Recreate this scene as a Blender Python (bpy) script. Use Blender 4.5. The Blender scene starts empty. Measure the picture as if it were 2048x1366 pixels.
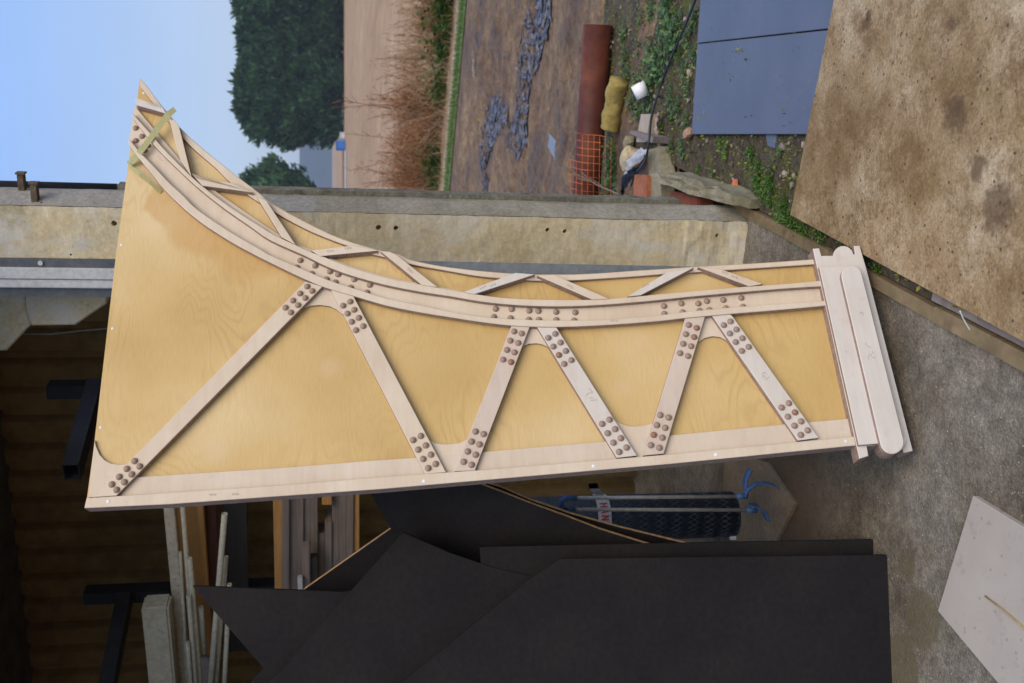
import bpy, bmesh, math, random
from mathutils import Vector, Matrix, noise
random.seed(7)
SC = bpy.context.scene
COL = SC.collection
# ---------------------------------------------------------------- camera
H = 1.6; FPX = 2000.0; PITCH = math.radians(10.3)
CF = Vector((0, math.cos(PITCH), -math.sin(PITCH)))
CU = Vector((0, math.sin(PITCH), math.cos(PITCH)))
CR = Vector((1, 0, 0)); CAMP = Vector((0, 0, H))
cd = bpy.data.cameras.new('camera'); cam = bpy.data.objects.new('camera', cd); COL.objects.link(cam)
m = Matrix((-CU, CR, -CF)).transposed()          # the photograph was taken with the camera turned on its side
cam.matrix_world = Matrix.Translation(CAMP) @ m.to_4x4()
cd.sensor_width = 36; cd.lens = FPX * 36 / 2048; cd.clip_end = 3000; cd.clip_start = 0.05
cd.dof.use_dof = True; cd.dof.focus_distance = 2.75; cd.dof.aperture_fstop = 5.6
SC.camera = cam
# ---------------------------------------------------------------- sky, sun
SUN_EL = math.radians(48); SUN_AZ = math.radians(158)   # azimuth clockwise from +Y
w = bpy.data.worlds.new('World'); SC.world = w; w.use_nodes = True
nt = w.node_tree; nt.nodes.clear()
out = nt.nodes.new('ShaderNodeOutputWorld'); bg = nt.nodes.new('ShaderNodeBackground')
sky = nt.nodes.new('ShaderNodeTexSky'); sky.sky_type = 'NISHITA'; sky.sun_disc = False
sky.sun_elevation = SUN_EL; sky.sun_rotation = SUN_AZ
sky.air_density = 1.0; sky.dust_density = 2.0; sky.ozone_density = 1.0
wtc = nt.nodes.new('ShaderNodeTexCoord'); wmp = nt.nodes.new('ShaderNodeMapping'); wmp.inputs['Scale'].default_value = (1.2, 1.2, 5)
wno = nt.nodes.new('ShaderNodeTexNoise'); wno.inputs['Scale'].default_value = 1.6; wno.inputs['Detail'].default_value = 5
wrp = nt.nodes.new('ShaderNodeValToRGB'); wrp.color_ramp.elements[0].position = .35; wrp.color_ramp.elements[1].position = .8
wrp.color_ramp.elements[0].color = (.62, .62, .62, 1); wrp.color_ramp.elements[1].color = (.88, .88, .88, 1)
wmx = nt.nodes.new('ShaderNodeMixRGB'); wsx = nt.nodes.new('ShaderNodeSeparateXYZ'); wgr = nt.nodes.new('ShaderNodeValToRGB')
wgr.color_ramp.elements[0].position = .0; wgr.color_ramp.elements[0].color = (.52, .60, .71, 1)
wgr.color_ramp.elements[1].position = .30; wgr.color_ramp.elements[1].color = (.30, .50, .93, 1)
e_ = wgr.color_ramp.elements.new(.12); e_.color = (.43, .565, .80, 1)
wsc = nt.nodes.new('ShaderNodeVectorMath'); wsc.operation = 'SCALE'; wsc.inputs['Scale'].default_value = 11.8
nt.links.new(wtc.outputs['Generated'], wsx.inputs[0]); nt.links.new(wsx.outputs['Z'], wgr.inputs['Fac']); nt.links.new(wgr.outputs['Color'], wsc.inputs[0])
nt.links.new(wsc.outputs[0], wmx.inputs['Color2'])
nt.links.new(wtc.outputs['Generated'], wmp.inputs['Vector']); nt.links.new(wmp.outputs[0], wno.inputs['Vector'])
nt.links.new(wno.outputs['Fac'], wrp.inputs['Fac']); nt.links.new(wrp.outputs['Color'], wmx.inputs['Fac'])
nt.links.new(sky.outputs['Color'], wmx.inputs['Color1']); nt.links.new(wmx.outputs['Color'], bg.inputs['Color'])
bg.inputs['Strength'].default_value = 0.11
nt.links.new(bg.outputs[0], out.inputs['Surface'])
sd = bpy.data.lights.new('sun', 'SUN'); sd.energy = 2.7; sd.angle = math.radians(50); sd.color = (1, .83, .62)
so = bpy.data.objects.new('sun', sd); COL.objects.link(so)
sdir = Vector((math.sin(SUN_AZ) * math.cos(SUN_EL), math.cos(SUN_AZ) * math.cos(SUN_EL), math.sin(SUN_EL)))
so.rotation_euler = (-sdir).to_track_quat('-Z', 'Y').to_euler(); so.location = (3, -3, 6)
SC.view_settings.view_transform = 'Standard'; SC.view_settings.look = 'None'
SC.view_settings.exposure = 0.0; SC.view_settings.gamma = 1.0

# ---------------------------------------------------------------- helpers
def ray(px, py): return CF * FPX + CR * (683 - py) + CU * (1024 - px)
def gz(px, py, z=0.0):
    v = ray(px, py); return CAMP + v * ((z - H) / v.z)
class Frame:
    def __init__(s, o, e1, e2):
        s.o = Vector(o); s.e1 = Vector(e1).normalized(); s.e2 = Vector(e2).normalized(); s.n = s.e1.cross(s.e2)
        s.M = Matrix.Translation(s.o) @ Matrix((s.e1, s.e2, s.n)).transposed().to_4x4()
    def loc(s, px, py, h=0.0):
        v = ray(px, py); P = s.o + s.n * h
        t = (P - CAMP).dot(s.n) / v.dot(s.n); q = CAMP + v * t - P
        return (q.dot(s.e1), q.dot(s.e2))
    def pl(s, pts, h=0.0): return [s.loc(x, y, h) for x, y in pts]
def tag(o, label=None, cat=None, group=None, kind=None):
    if label: o['label'] = label
    if cat: o['category'] = cat
    if group: o['group'] = group
    if kind: o['kind'] = kind
    return o
def obj(name, bm, mat, parent=None, smooth=False, M=None):
    me = bpy.data.meshes.new(name)
    bmesh.ops.recalc_face_normals(bm, faces=bm.faces)
    bm.to_mesh(me); bm.free()
    if mat:
        me.materials.append(mat)
        if any(p.material_index for p in me.polygons): me.materials.append(EDGE_OF.get(mat.name, mat))
    if smooth:
        for p in me.polygons: p.use_smooth = True
    o = bpy.data.objects.new(name, me); COL.objects.link(o)
    if parent: o.parent = parent
    if M is not None: o.matrix_world = M
    return o
def empty(name, M, label, cat, group=None):
    o = bpy.data.objects.new(name, None); COL.objects.link(o)
    o.matrix_world = M if isinstance(M, Matrix) else Matrix.Translation(Vector(M))
    o.empty_display_size = .1
    return tag(o, label, cat, group)
EDGE_OF = {}
def prism(poly, z0, z1, bm=None, bev=0):
    bm = bm or bmesh.new()
    lo = [bm.verts.new((x, y, z0)) for x, y in poly]; hi = [bm.verts.new((x, y, z1)) for x, y in poly]
    n = len(poly); fs = []
    fs.append(bm.faces.new(lo[::-1])); top = bm.faces.new(hi); fs.append(top)
    for i in range(n):
        f_ = bm.faces.new((lo[i], lo[(i+1) % n], hi[(i+1) % n], hi[i])); f_.material_index = 1; fs.append(f_)
    bmesh.ops.recalc_face_normals(bm, faces=bm.faces)
    if bev:
        es = [e for e in top.edges]
        try: bmesh.ops.bevel(bm, geom=es, offset=bev, segments=1, affect='EDGES', profile=.5)
        except Exception: pass
    bmesh.ops.triangulate(bm, faces=[f for f in bm.faces if len(f.verts) > 4])
    return bm
def boxm(M, sx, sy, sz, bm=None, bev=0):
    """box centred on M"""
    b2 = bmesh.new(); bmesh.ops.create_cube(b2, size=1)
    bmesh.ops.scale(b2, vec=(sx, sy, sz), verts=b2.verts)
    if bev: bmesh.ops.bevel(b2, geom=list(b2.edges), offset=bev, segments=2, affect='EDGES')
    b2.transform(M)
    if bm is None: return b2
    me = bpy.data.meshes.new('t'); b2.to_mesh(me); b2.free(); bm.from_mesh(me); bpy.data.meshes.remove(me); return bm
def alongM(a, b, up=(0, 0, 1)):
    a = Vector(a); b = Vector(b); d = (b - a); L = d.length; d.normalize(); up = Vector(up)
    y = (up - d * up.dot(d)).normalized(); z = d.cross(y)
    return Matrix.Translation((a + b) / 2) @ Matrix((d, y, z)).transposed().to_4x4(), L
def bar(a, b, wy, wz, up=(0, 0, 1), bm=None, bev=0):
    M, L = alongM(a, b, up); return boxm(M, L, wy, wz, bm, bev)
def tube(path, r, seg=8, bm=None, r2=None, cap=True):
    bm = bm or bmesh.new(); path = [Vector(p) for p in path]; rings = []
    n = len(path)
    for i, p in enumerate(path):
        d = (path[min(i+1, n-1)] - path[max(i-1, 0)]).normalized()
        a = Vector((0, 0, 1)) if abs(d.z) < .9 else Vector((1, 0, 0))
        x = d.cross(a).normalized(); y = d.cross(x)
        rr = r if r2 is None else r + (r2 - r) * i / (n-1)
        rings.append([bm.verts.new(p + x * rr * math.cos(2*math.pi*k/seg) + y * rr * math.sin(2*math.pi*k/seg)) for k in range(seg)])
    for a, b in zip(rings, rings[1:]):
        for k in range(seg): bm.faces.new((a[k], a[(k+1) % seg], b[(k+1) % seg], b[k]))
    if cap and seg > 2:
        bm.faces.new(rings[0][::-1]); bm.faces.new(rings[-1])
    return bm
def pipe(a, b, r, wall, seg=24):
    bm = bmesh.new(); M, L = alongM(a, b, (0, 0, 1))
    prof = [(-L/2, r), (L/2, r), (L/2, r-wall), (-L/2, r-wall)]; rings = []
    for x, q in prof: rings.append([bm.verts.new(M @ Vector((x, q*math.cos(2*math.pi*k/seg), q*math.sin(2*math.pi*k/seg)))) for k in range(seg)])
    for i in range(4):
        A = rings[i]; B = rings[(i+1) % 4]
        for k in range(seg): bm.faces.new((A[k], A[(k+1) % seg], B[(k+1) % seg], B[k]))
    return bm
def strip_poly(a, b): return a + b[::-1]
def interp(pts, x):
    for (x0, y0), (x1, y1) in zip(pts, pts[1:]):
        if x0 <= x <= x1: return y0 + (y1-y0) * (x-x0) / (x1-x0)
    return pts[-1][1] if x > pts[-1][0] else pts[0][1]
def catmull(pts, k=4):
    P = [Vector(p) for p in pts]; out = []
    for i in range(len(P)-1):
        p0 = P[max(i-1, 0)]; p1 = P[i]; p2 = P[i+1]; p3 = P[min(i+2, len(P)-1)]
        for j in range(k):
            t = j/k
            out.append(tuple(.5*((2*p1)+(-p0+p2)*t+(2*p0-5*p1+4*p2-p3)*t*t+(-p0+3*p1-3*p2+p3)*t**3)))
    out.append(tuple(P[-1])); return out

# ---------------------------------------------------------------- materials
class NT:
    def __init__(s, name):
        s.m = bpy.data.materials.new(name); s.m.use_nodes = True; s.t = s.m.node_tree
        s.b = s.t.nodes['Principled BSDF']; s.tc = s.t.nodes.new('ShaderNodeTexCoord')
    def n(s, ty, **kw):
        q = s.t.nodes.new(ty)
        for k, v in kw.items():
            if k in q.inputs: q.inputs[k].default_value = v
            else: setattr(q, k, v)
        return q
    def l(s, a, b): s.t.links.new(a, b)
    def map(s, scale=(1, 1, 1), rot=(0, 0, 0), co='Object'):
        q = s.n('ShaderNodeMapping'); q.inputs['Scale'].default_value = scale; q.inputs['Rotation'].default_value = rot
        s.l(s.tc.outputs[co], q.inputs['Vector']); return q.outputs[0]
    def noise(s, vec, scale=5, detail=5, rough=.55, dist=0):
        q = s.n('ShaderNodeTexNoise', Scale=scale, Detail=detail, Roughness=rough, Distortion=dist)
        s.l(vec, q.inputs['Vector']); return q.outputs['Fac']
    def vor(s, vec, scale=5, feat='F1', rnd=1):
        q = s.n('ShaderNodeTexVoronoi', Scale=scale); q.feature = feat; q.inputs['Randomness'].default_value = rnd
        s.l(vec, q.inputs['Vector']); return q.outputs['Distance']
    def ramp(s, fac, stops, interp='LINEAR'):
        q = s.n('ShaderNodeValToRGB'); r = q.color_ramp; r.interpolation = interp
        while len(r.elements) < len(stops): r.elements.new(.5)
        for e, (p, c) in zip(r.elements, stops):
            e.position = p; e.color = (*c, 1) if isinstance(c, tuple) else (c, c, c, 1)
        s.l(fac, q.inputs['Fac']); return q.outputs['Color']
    def mix(s, f, a, b, bt='MIX'):
        q = s.n('ShaderNodeMixRGB'); q.blend_type = bt
        for k, v in (('Fac', f), ('Color1', a), ('Color2', b)):
            if isinstance(v, (int, float)): q.inputs[k].default_value = v if k == 'Fac' else (v, v, v, 1)
            elif isinstance(v, tuple): q.inputs[k].default_value = (*v, 1)
            else: s.l(v, q.inputs[k])
        return q.outputs['Color']
    def math(s, op, a, b=0.0, clamp=False):
        q = s.n('ShaderNodeMath'); q.operation = op; q.use_clamp = clamp
        for i, v in enumerate((a, b)):
            if isinstance(v, (int, float)): q.inputs[i].default_value = v
            else: s.l(v, q.inputs[i])
        return q.outputs[0]
    def fin(s, col, rough=.7, bump=None, bs=.3, bd=.002, spec=.3, metal=0):
        if isinstance(col, tuple): s.b.inputs['Base Color'].default_value = (*col, 1)
        else: s.l(col, s.b.inputs['Base Color'])
        if isinstance(rough, (int, float)): s.b.inputs['Roughness'].default_value = rough
        else: s.l(rough, s.b.inputs['Roughness'])
        s.b.inputs['Specular IOR Level'].default_value = spec; s.b.inputs['Metallic'].default_value = metal
        if bump is not None:
            q = s.n('ShaderNodeBump', Strength=bs, Distance=bd); s.l(bump, q.inputs['Height']); s.l(q.outputs[0], s.b.inputs['Normal'])
        return s.m
def spot(N, vec, c, r, soft=.5, dist=0):
    """mask of an irregular round stain at local point c"""
    q = N.n('ShaderNodeVectorMath'); q.operation = 'DISTANCE'; N.l(vec, q.inputs[0]); q.inputs[1].default_value = c
    d = q.outputs['Value']
    if dist:
        nz = N.noise(vec, 9/max(r*8, .3), 4, .6); d = N.math('ADD', d, N.math('MULTIPLY', N.math('SUBTRACT', nz, .5), dist))
    q = N.n('ShaderNodeMapRange'); q.inputs['From Min'].default_value = r; q.inputs['From Max'].default_value = r*(1-soft)
    N.l(d, q.inputs['Value']); return q.outputs[0]

def m_mottle(name, c1, c2, scale=6, rough=.75, bs=.2, speck=None, sc2=60, spec=.3, co='Object', mp=(1, 1, 1), metal=0, bd=.002):
    N = NT(name); v = N.map(mp, co=co); a = N.noise(v, scale, 6, .6); col = N.ramp(a, [(.3, c1), (.7, c2)])
    b = N.noise(v, sc2, 4, .6)
    col = N.mix(.35, col, N.ramp(b, [(.3, .25), (.7, .8)]), 'OVERLAY')
    if speck:
        sp = N.ramp(N.noise(v, sc2*1.7, 2, .5), [(.66, 0.), (.72, 1.)]); col = N.mix(sp, col, speck)
    return N.fin(col, rough, b, bs, bd, spec, metal)
def m_wood(name, c1, c2, grain=(40, 3, 40), k=1.0, rough=.6, bs=.12, dirt=None):
    N = NT(name); v = N.map(grain); a = N.noise(v, k, 6, .65, .6)
    v2 = N.map((1, 1, 1)); b = N.noise(v2, 4, 4, .6)
    col = N.ramp(a, [(.3, c1), (.7, c2)])
    col = N.mix(.35, col, N.ramp(b, [(.3, .35), (.7, .7)]), 'OVERLAY')
    if dirt: col = N.mix(N.ramp(N.noise(v2, 9, 6, .7), [(.5, 0.), (.75, .8)]), col, dirt)
    return N.fin(col, rough, a, bs, .001)

# panel face ply: honey varnish with contour grain, cloudy tone, a darker stain
def m_face_ply(fr):
    N = NT('varnished_ply'); v = N.map()
    base = N.noise(v, 1.5, 3, .5)
    col = N.ramp(base, [(.32, (.52, .34, .115)), (.5, (.62, .435, .175)), (.68, (.71, .55, .29))])
    gv = N.map((1.6, 5.0, 1.0)); gn = N.noise(gv, .8, 3, .5, .25)
    rings = N.math('FRACT', N.math('MULTIPLY', gn, 26.0))
    rr = N.ramp(rings, [(0, .42), (.25, .52), (.7, .53), (.93, .45), (1, .42)])
    patch = N.ramp(N.noise(v, 2.3, 2, .5), [(.42, 0.), (.6, .75)])
    col = N.mix(patch, col, N.mix(1.0, col, rr, 'OVERLAY'))
    fv = N.map((30, 260, 30)); fn = N.noise(fv, 1, 3, .6)
    col = N.mix(.16, col, N.ramp(fn, [(.3, .3), (.7, .7)]), 'OVERLAY')
    # stain by the arched chord near the top
    c1 = Vector((*fr.loc(415, 445), 0)); c2 = Vector((*fr.loc(345, 405), 0)); c3 = Vector((*fr.loc(500, 500), 0))
    s = N.math('MAXIMUM', spot(N, v, c1, .125, .25, .09), spot(N, v, c2, .085, .18, .05)); s = N.math('MAXIMUM', s, spot(N, v, c3, .12, .4, .08))
    col = N.mix(N.math('MULTIPLY', s, .55), col, (.55, .31, .09))
    for px, py, r in ((285, 350, .05), (1285, 683, .03), (1245, 775, .033), (430, 905, .04), (660, 735, .04)):
        c = Vector((*fr.loc(px, py), 0)); col = N.mix(N.math('MULTIPLY', spot(N, v, c, r, .6, .03), .35), col, (.68, .50, .30))
    return N.fin(col, .42, fn, .05, .0008, .35)
def m_pale(name, c1=(.62, .505, .375), c2=(.71, .61, .47), rot=0):
    N = NT(name); v = N.map((10, 90, 90), (0, 0, rot)); g = N.noise(v, .7, 4, .6)
    vv = N.map(); b = N.noise(vv, 5, 4, .6)
    col = N.ramp(b, [(.3, c1), (.7, c2)])
    col = N.mix(.14, col, N.ramp(g, [(.3, .3), (.7, .75)]), 'OVERLAY')
    col = N.mix(N.ramp(N.noise(vv, 17, 3, .6), [(.60, 0.), (.78, .35)]), col, (.55, .36, .27))
    return N.fin(col, .62, g, .05, .0006, .25)

# ================================================================ THE PANEL
BL = gz(1826, 905, .008); BR = gz(1732, 500, .008)
e1 = (BR - BL).normalized(); back = Vector((-e1.y, e1.x, 0)); LEAN = math.radians(7.6)
e2 = Vector((0, 0, 1)) * math.cos(LEAN) + back * math.sin(LEAN)
PF = Frame(BL, e1, e2)
panel = empty('arched_truss_panel', PF.M, 'tall honey plywood panel with pale applied bridge truss, leaning upright on the concrete', 'wood panel')
M_ply = m_face_ply(PF)
M_pale = m_pale('pale_beech'); M_pale2 = m_pale('pale_beech_grey', (.61, .56, .49), (.68, .63, .56))
M_paleD = m_pale('pale_beech_pink', (.56, .46, .37), (.64, .54, .44))
M_cut = m_mottle('ply_cut_edge', (.25, .17, .125), (.36, .26, .20), 60, .8, .2, None, 200)
for q in ('pale_beech', 'pale_beech_grey', 'pale_beech_pink', 'pale_beech_chord', 'varnished_ply'): EDGE_OF[q] = M_cut
M_rivet = m_mottle('rivet_wood', (.27, .185, .14), (.39, .28, .22), 55, .5, .2, None, 300)
M_rivet2 = m_mottle('rivet_wood_red', (.26, .13, .08), (.36, .2, .13), 55, .5, .2, None, 300)
PLY = [(280, 157), (294, 172), (313, 198), (330, 219), (358, 253), (381, 276), (411, 302), (432, 319), (475, 353), (517, 385), (540, 404.6),
       (587, 431.5), (657, 467), (704, 485), (758, 500.6), (798, 509), (821, 520), (868, 530), (900, 535), (951, 541), (1002, 545.5),
       (1043, 548), (1074, 549), (1146, 549), (1208, 546), (1269, 541.5), (1320, 538.5), (1377, 534.5), (1457, 530), (1538, 525), (1629, 518.6)]
OUTI = [(281, 173), (304, 203), (330, 236), (364, 274), (390, 300), (432, 336), (462, 366), (492, 387), (550, 424.5), (610, 457), (657, 477), (692, 490),
        (739, 506.5), (774, 515), (821, 528), (891, 540.5), (951, 551), (998, 556), (1054, 560), (1085, 561), (1142, 560.5), (1208, 556.5),
        (1269, 552.5), (1331, 547.6), (1409, 543), (1505, 536.5), (1631, 528)]
WEBO = [(270, 213), (305, 255), (360, 320), (381, 345), (422, 376), (481, 418), (540, 458), (566, 474), (596, 489), (620, 499), (657, 514.5), (704, 533), (774, 554), (840, 567), (875, 574), (915, 581)]
TOPO = [(264.5, 225.5), (299.6, 265), (326, 295.5), (368.6, 339), (402.5, 370), (448, 405), (481, 427.5), (520, 452), (540, 465), (566, 478), (596, 492), (620, 503), (657, 517), (704, 535), (774, 555.5), (840, 568.4), (875, 575), (915, 582),
        (951, 588), (1002.5, 595), (1064, 598.5), (1125.6, 599.5), (1187, 599), (1248.6, 595), (1320, 588), (1376.6, 583), (1473, 574.4), (1570, 567.6), (1646, 560.5)]
TOPI = [(265.6, 236), (300.6, 281), (326, 309), (356, 338), (395, 374), (448, 416), (500, 452), (540, 479.5), (610, 511), (652.5, 532), (704, 551), (774, 570), (844.5, 583.6), (900, 592), (961.5, 602.5), (1023, 609), (1084.6, 612),
        (1146, 612), (1207.6, 609), (1260, 605), (1320, 599.5), (1376.6, 593.4), (1473, 584.7), (1570, 576.6), (1649, 571.8)]
LOWI = [(257, 276), (272, 294.5), (283.7, 308), (305, 329.5), (339, 365.6), (368.6, 393), (395, 419), (461, 464), (520, 498), (540, 510), (591.5, 532), (657, 560), (716, 579), (774, 597), (844.5, 611), (900, 623), (961.5, 633),
        (1023, 638), (1084.6, 640), (1156, 640.5), (1228, 638.4), (1320, 630), (1377, 623), (1473, 613.7), (1570, 607), (1655, 600.8)]
LOWO = [(257, 288), (279.4, 318), (305, 349), (329.5, 379.5), (368.6, 417.5), (395, 439), (421.7, 458), (474.4, 490.5), (540, 524.5), (610, 558), (652, 575), (709, 592), (774, 611), (844, 625), (900, 634), (961.5, 643.5),
        (1023, 650.7), (1084.6, 653.4), (1146, 652.8), (1228, 648.7), (1320, 641.5), (1377, 635), (1473, 626.5), (1570, 618.5), (1657, 610.4)]
S = lambda p: catmull(p, 3)
ply = PLY + [(1640, 520), (1712, 838), (1722, 889), (168.5, 1014), (184, 985)]
pl0 = PF.pl(ply[:-5], 0) + PF.pl([(1640, 520), (1722, 870), (1722, 886)], 0) + PF.pl([(172, 1010), (187, 900), (233, 500)], 0)
obj('plywood_back', prism(pl0, -.018, 0), M_ply, panel)
obj('outer_edge_strip', prism(PF.pl(strip_poly(S(PLY), S(OUTI)), .014), .0005, .014, bev=.0015), M_pale, panel)
obj('arch_web', prism(PF.pl(strip_poly(S(WEBO) + [(951, 590), (1002.5, 597), (1064, 600.5), (1187, 601), (1248.6, 597), (1320, 590), (1473, 578), (1655, 566)], S(LOWO[:1] + LOWO[1:])), .009), .0008, .010), M_pale, panel)
obj('arch_flange', prism(PF.pl(strip_poly(S(TOPO), S(TOPI)), .028), .0102, .028, bev=.0015), M_pale, panel)
obj('arch_flange', prism(PF.pl(strip_poly(S(LOWI), S(LOWO)), .028), .0102, .028, bev=.0015), M_pale, panel)
# wide bottom chord board and edge strip
obj('chord_board', prism(PF.pl([(233, 960), (276, 954), (560, 936), (760, 920), (831, 915.6), (964, 904), (1210, 883), (1338, 871), (1565, 849), (1703, 837), (1720, 880), (200, 1003)], .008), .0006, .009, bev=.001), m_pale('pale_beech_chord', (.61, .50, .38), (.69, .595, .47)), panel)
edge = PF.pl([(173, 996), (560, 970.6), (760, 954), (964, 939.7), (1340, 908.5), (1715, 872), (1722, 889.5), (1340, 927.5), (760, 978), (560, 992), (340, 1008), (168.5, 1016)], .024)
obj('edge_strip', prism(edge, -.018, .024, bev=.0015), M_pale, panel)
def gusset(pts): obj('gusset_plate', prism(PF.pl(pts, .009), .0007, .0085, bev=.001), M_pale, panel)
gusset([(176.5, 994), (189, 880), (192, 893), (199, 909), (209, 920), (222, 927), (238, 929), (262, 928), (330, 880), (300, 930), (260, 962), (225, 996)])
gusset([(611, 563), (650, 560), (706, 588), (712, 640), (684, 627.5), (674, 619), (661, 612.5), (640, 609.5), (620.8, 611), (604.7, 617), (590, 630), (575, 632)])
gusset([(1050, 645), (1085, 645), (1104, 700), (1095, 693), (1085, 688.5), (1074, 686.3), (1058, 687), (1046, 692), (1035, 702)])
gusset([(1400, 630), (1436, 626), (1466, 690), (1454, 681), (1441, 674), (1425, 672), (1409, 676), (1396, 684.5), (1384, 690)])
gusset([(846, 870), (856, 879), (870.5, 886), (882, 888), (896, 888.3), (918.6, 886), (933, 879), (945, 868), (930, 945), (870, 948)])
gusset([(1222, 832), (1230, 840.5), (1238, 845.5), (1247, 849), (1258, 852), (1270, 852.7), (1292.5, 850), (1306.6, 846), (1318, 836), (1305, 912), (1250, 916)])
R = {}
def cr(off, s, pts): return [(off[0] + x/s, off[1] + y/s) for x, y in pts]
c3 = lambda p: cr((500, 540), 6.211, p); c7 = lambda p: cr((540, 380), 4.269, p); c5 = lambda p: cr((150, 780), 4.878, p)
c8 = lambda p: cr((900, 500), 4.876, p); c2 = lambda p: cr((760, 740), 3.531, p); ct = lambda p: cr((1280, 480), 3.105, p); c6 = lambda p: cr((220, 130), 4.712, p)
BR_ = [
 ([(189, 994), (611, 562.5), (645, 573), (233, 991)], c3([(707, 198), (770, 254), (619, 286), (684, 342), (530, 373), (594, 430), (438, 462), (504, 522)]) + c5([(577, 690), (626, 742), (501, 766), (549, 820), (427, 844), (477, 896), (354, 918), (401, 971)])),
 ([(662, 580), (700, 584), (707, 592), (892, 944), (850, 948)], c3([(1242, 387), (1154, 437), (1292, 488), (1208, 535), (1349, 588), (1260, 638), (1404, 692), (1313, 742)]) + c2([(287, 463), (233, 492), (322, 530), (268, 560), (358, 595), (303, 626), (392, 661), (339, 691)])),
 ([(1024, 649), (1061, 650), (950, 940.5), (909, 942.5)], c8([(624, 790), (698, 810), (587, 880), (664, 902), (555, 970), (628, 994), (517, 1065), (594, 1089)]) + c2([(674, 432), (731, 450), (646, 503), (702, 523), (618, 573), (675, 596), (590, 646), (646, 667)])),
 ([(1072, 650), (1109, 650), (1114, 656), (1274, 911), (1234, 915.6)], c8([(1027, 813), (958, 852), (1078, 898), (1007, 937), (1130, 980), (1061, 1020), (1183, 1070), (1113, 1107)]) + c2([(1621, 348), (1569, 378), (1661, 415), (1608, 444), (1701, 479), (1648, 511), (1742, 545), (1689, 576)])),
 ([(1371, 634), (1411, 631), (1327.7, 907), (1286.5, 911)], ct([(303, 525), (353, 543), (285, 582), (337, 600), (269, 642), (318, 657), (249, 700), (299, 718), (126, 1085), (178, 1100), (105, 1147), (157, 1164), (86, 1208), (139, 1225), (68, 1272), (121, 1288)])),
 ([(1424, 631), (1460, 628), (1465, 632), (1637.5, 875.5), (1596, 881)], ct([(563, 503), (521, 526), (600, 553), (559, 578), (637, 607), (595, 631), (676, 661), (633, 686), (925, 1011), (881, 1038), (964, 1068), (920, 1095), (1002, 1124), (961, 1151), (1043, 1180), (1000, 1208)])),
]
def dome(r, hgt, bm=None, c=(0, 0, 0)):
    bm = bm or bmesh.new(); rings = []; sg = 14
    for j in range(5):
        a = j/5 * math.pi/2
        rings.append([bm.verts.new((c[0] + r*math.cos(a)*math.cos(2*math.pi*k/sg), c[1] + r*math.cos(a)*math.sin(2*math.pi*k/sg), c[2] + hgt*math.sin(a))) for k in range(sg)])
    top = bm.verts.new((c[0], c[1], c[2] + hgt))
    for a, b in zip(rings, rings[1:]):
        for k in range(sg): bm.faces.new((a[k], a[(k+1) % sg], b[(k+1) % sg], b[k]))
    for k in range(sg): bm.faces.new((rings[-1][k], rings[-1][(k+1) % sg], top))
    bm.faces.new(rings[0][::-1]); return bm
nriv = 0; riv_src = {}
def rivet(px, py, h, parent, c=None):
    global nriv
    red = random.random() < .03; key = 'r' if red else 'n'
    u, v = PF.loc(px, py, h + .004)
    if key not in riv_src:
        o = obj('rivet', dome(.0092, .0085), M_rivet2 if red else M_rivet, parent, True); riv_src[key] = o
    else:
        o = riv_src[key].copy(); COL.objects.link(o); o.parent = parent
    o.location = (u, v, h); o.rotation_euler = (0, 0, random.random()*6); nriv += 1
for i, (poly, rv) in enumerate(BR_):
    d = Vector(PF.loc(*poly[-1], 0)) - Vector(PF.loc(*poly[0], 0))
    bm = prism(PF.pl(poly, .023), .0009, .023, bev=.0012)
    ang = math.atan2(d.y, d.x)
    o = obj('brace', bm, [M_pale, M_pale, M_paleD, M_pale2, M_paleD, M_pale2][i], panel)
    for px, py in rv: rivet(px, py, .023, o)
ch = c7([(257, 597), (384, 643), (510, 692), (580, 717), (717, 759), (850, 807)]) + c8([(445, 570), (600, 573), (772, 588), (861, 592), (1035, 600), (1221, 605)]) + ct([(149, 408), (257, 392), (363, 392), (416, 377), (518, 370), (630, 357)]) \
   + [(x + .0, y + 2.5) for x, y in c7([(228, 645), (354, 699), (481, 747), (557, 773), (687, 818), (827, 860)]) + c8([(427, 635), (590, 648), (767, 662), (866, 663), (1036, 665), (1210, 670)]) + ct([(151, 447), (265, 437), (371, 428), (432, 423), (534, 412), (640, 403)])]
for p in ch[:4]: rivet(*p, .010, panel)
bm = bmesh.new()
for p in ch[4:] + c6([(238, 590), (298, 667), (240, 708), (352, 755), (322, 800)]):
    u, v = PF.loc(*p, .014); dome(.0092, .0085, bm, (u, v, .010))
tag(obj('rivets', bm, M_rivet, panel, True), 'brown domed rivets along the arched chord', kind='stuff')
UB = [[(270, 198), (277, 197), (324, 213), (333, 227), (273, 210)],
      [(338, 238), (349, 240), (358, 252), (383, 353), (361, 321)],
      [(383, 346.5), (392, 356), (462, 365.6), (506.5, 384.7), (404.6, 371)],
      [(512, 391), (533, 401.5), (591, 489), (563, 474)],
      [(622, 500.6), (704, 491), (756.7, 501), (640.7, 512)],
      [(761, 502), (779, 503), (795, 511), (875, 574), (844.5, 570)],
      [(926.7, 584), (1031, 545.5), (1070, 548.6), (949, 588)],
      [(1074, 551), (1107, 549), (1218, 597.4), (1185, 599)],
      [(1255, 593), (1333, 545), (1388, 535), (1282, 590)],
      [(1396, 534), (1441, 538), (1526, 567.6), (1499, 572.4)]]
for p in UB: obj('lattice_bar', prism(PF.pl(p, .031), .004, .031, bev=.001), M_pale2 if random.random() < .4 else M_pale, panel)
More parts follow.
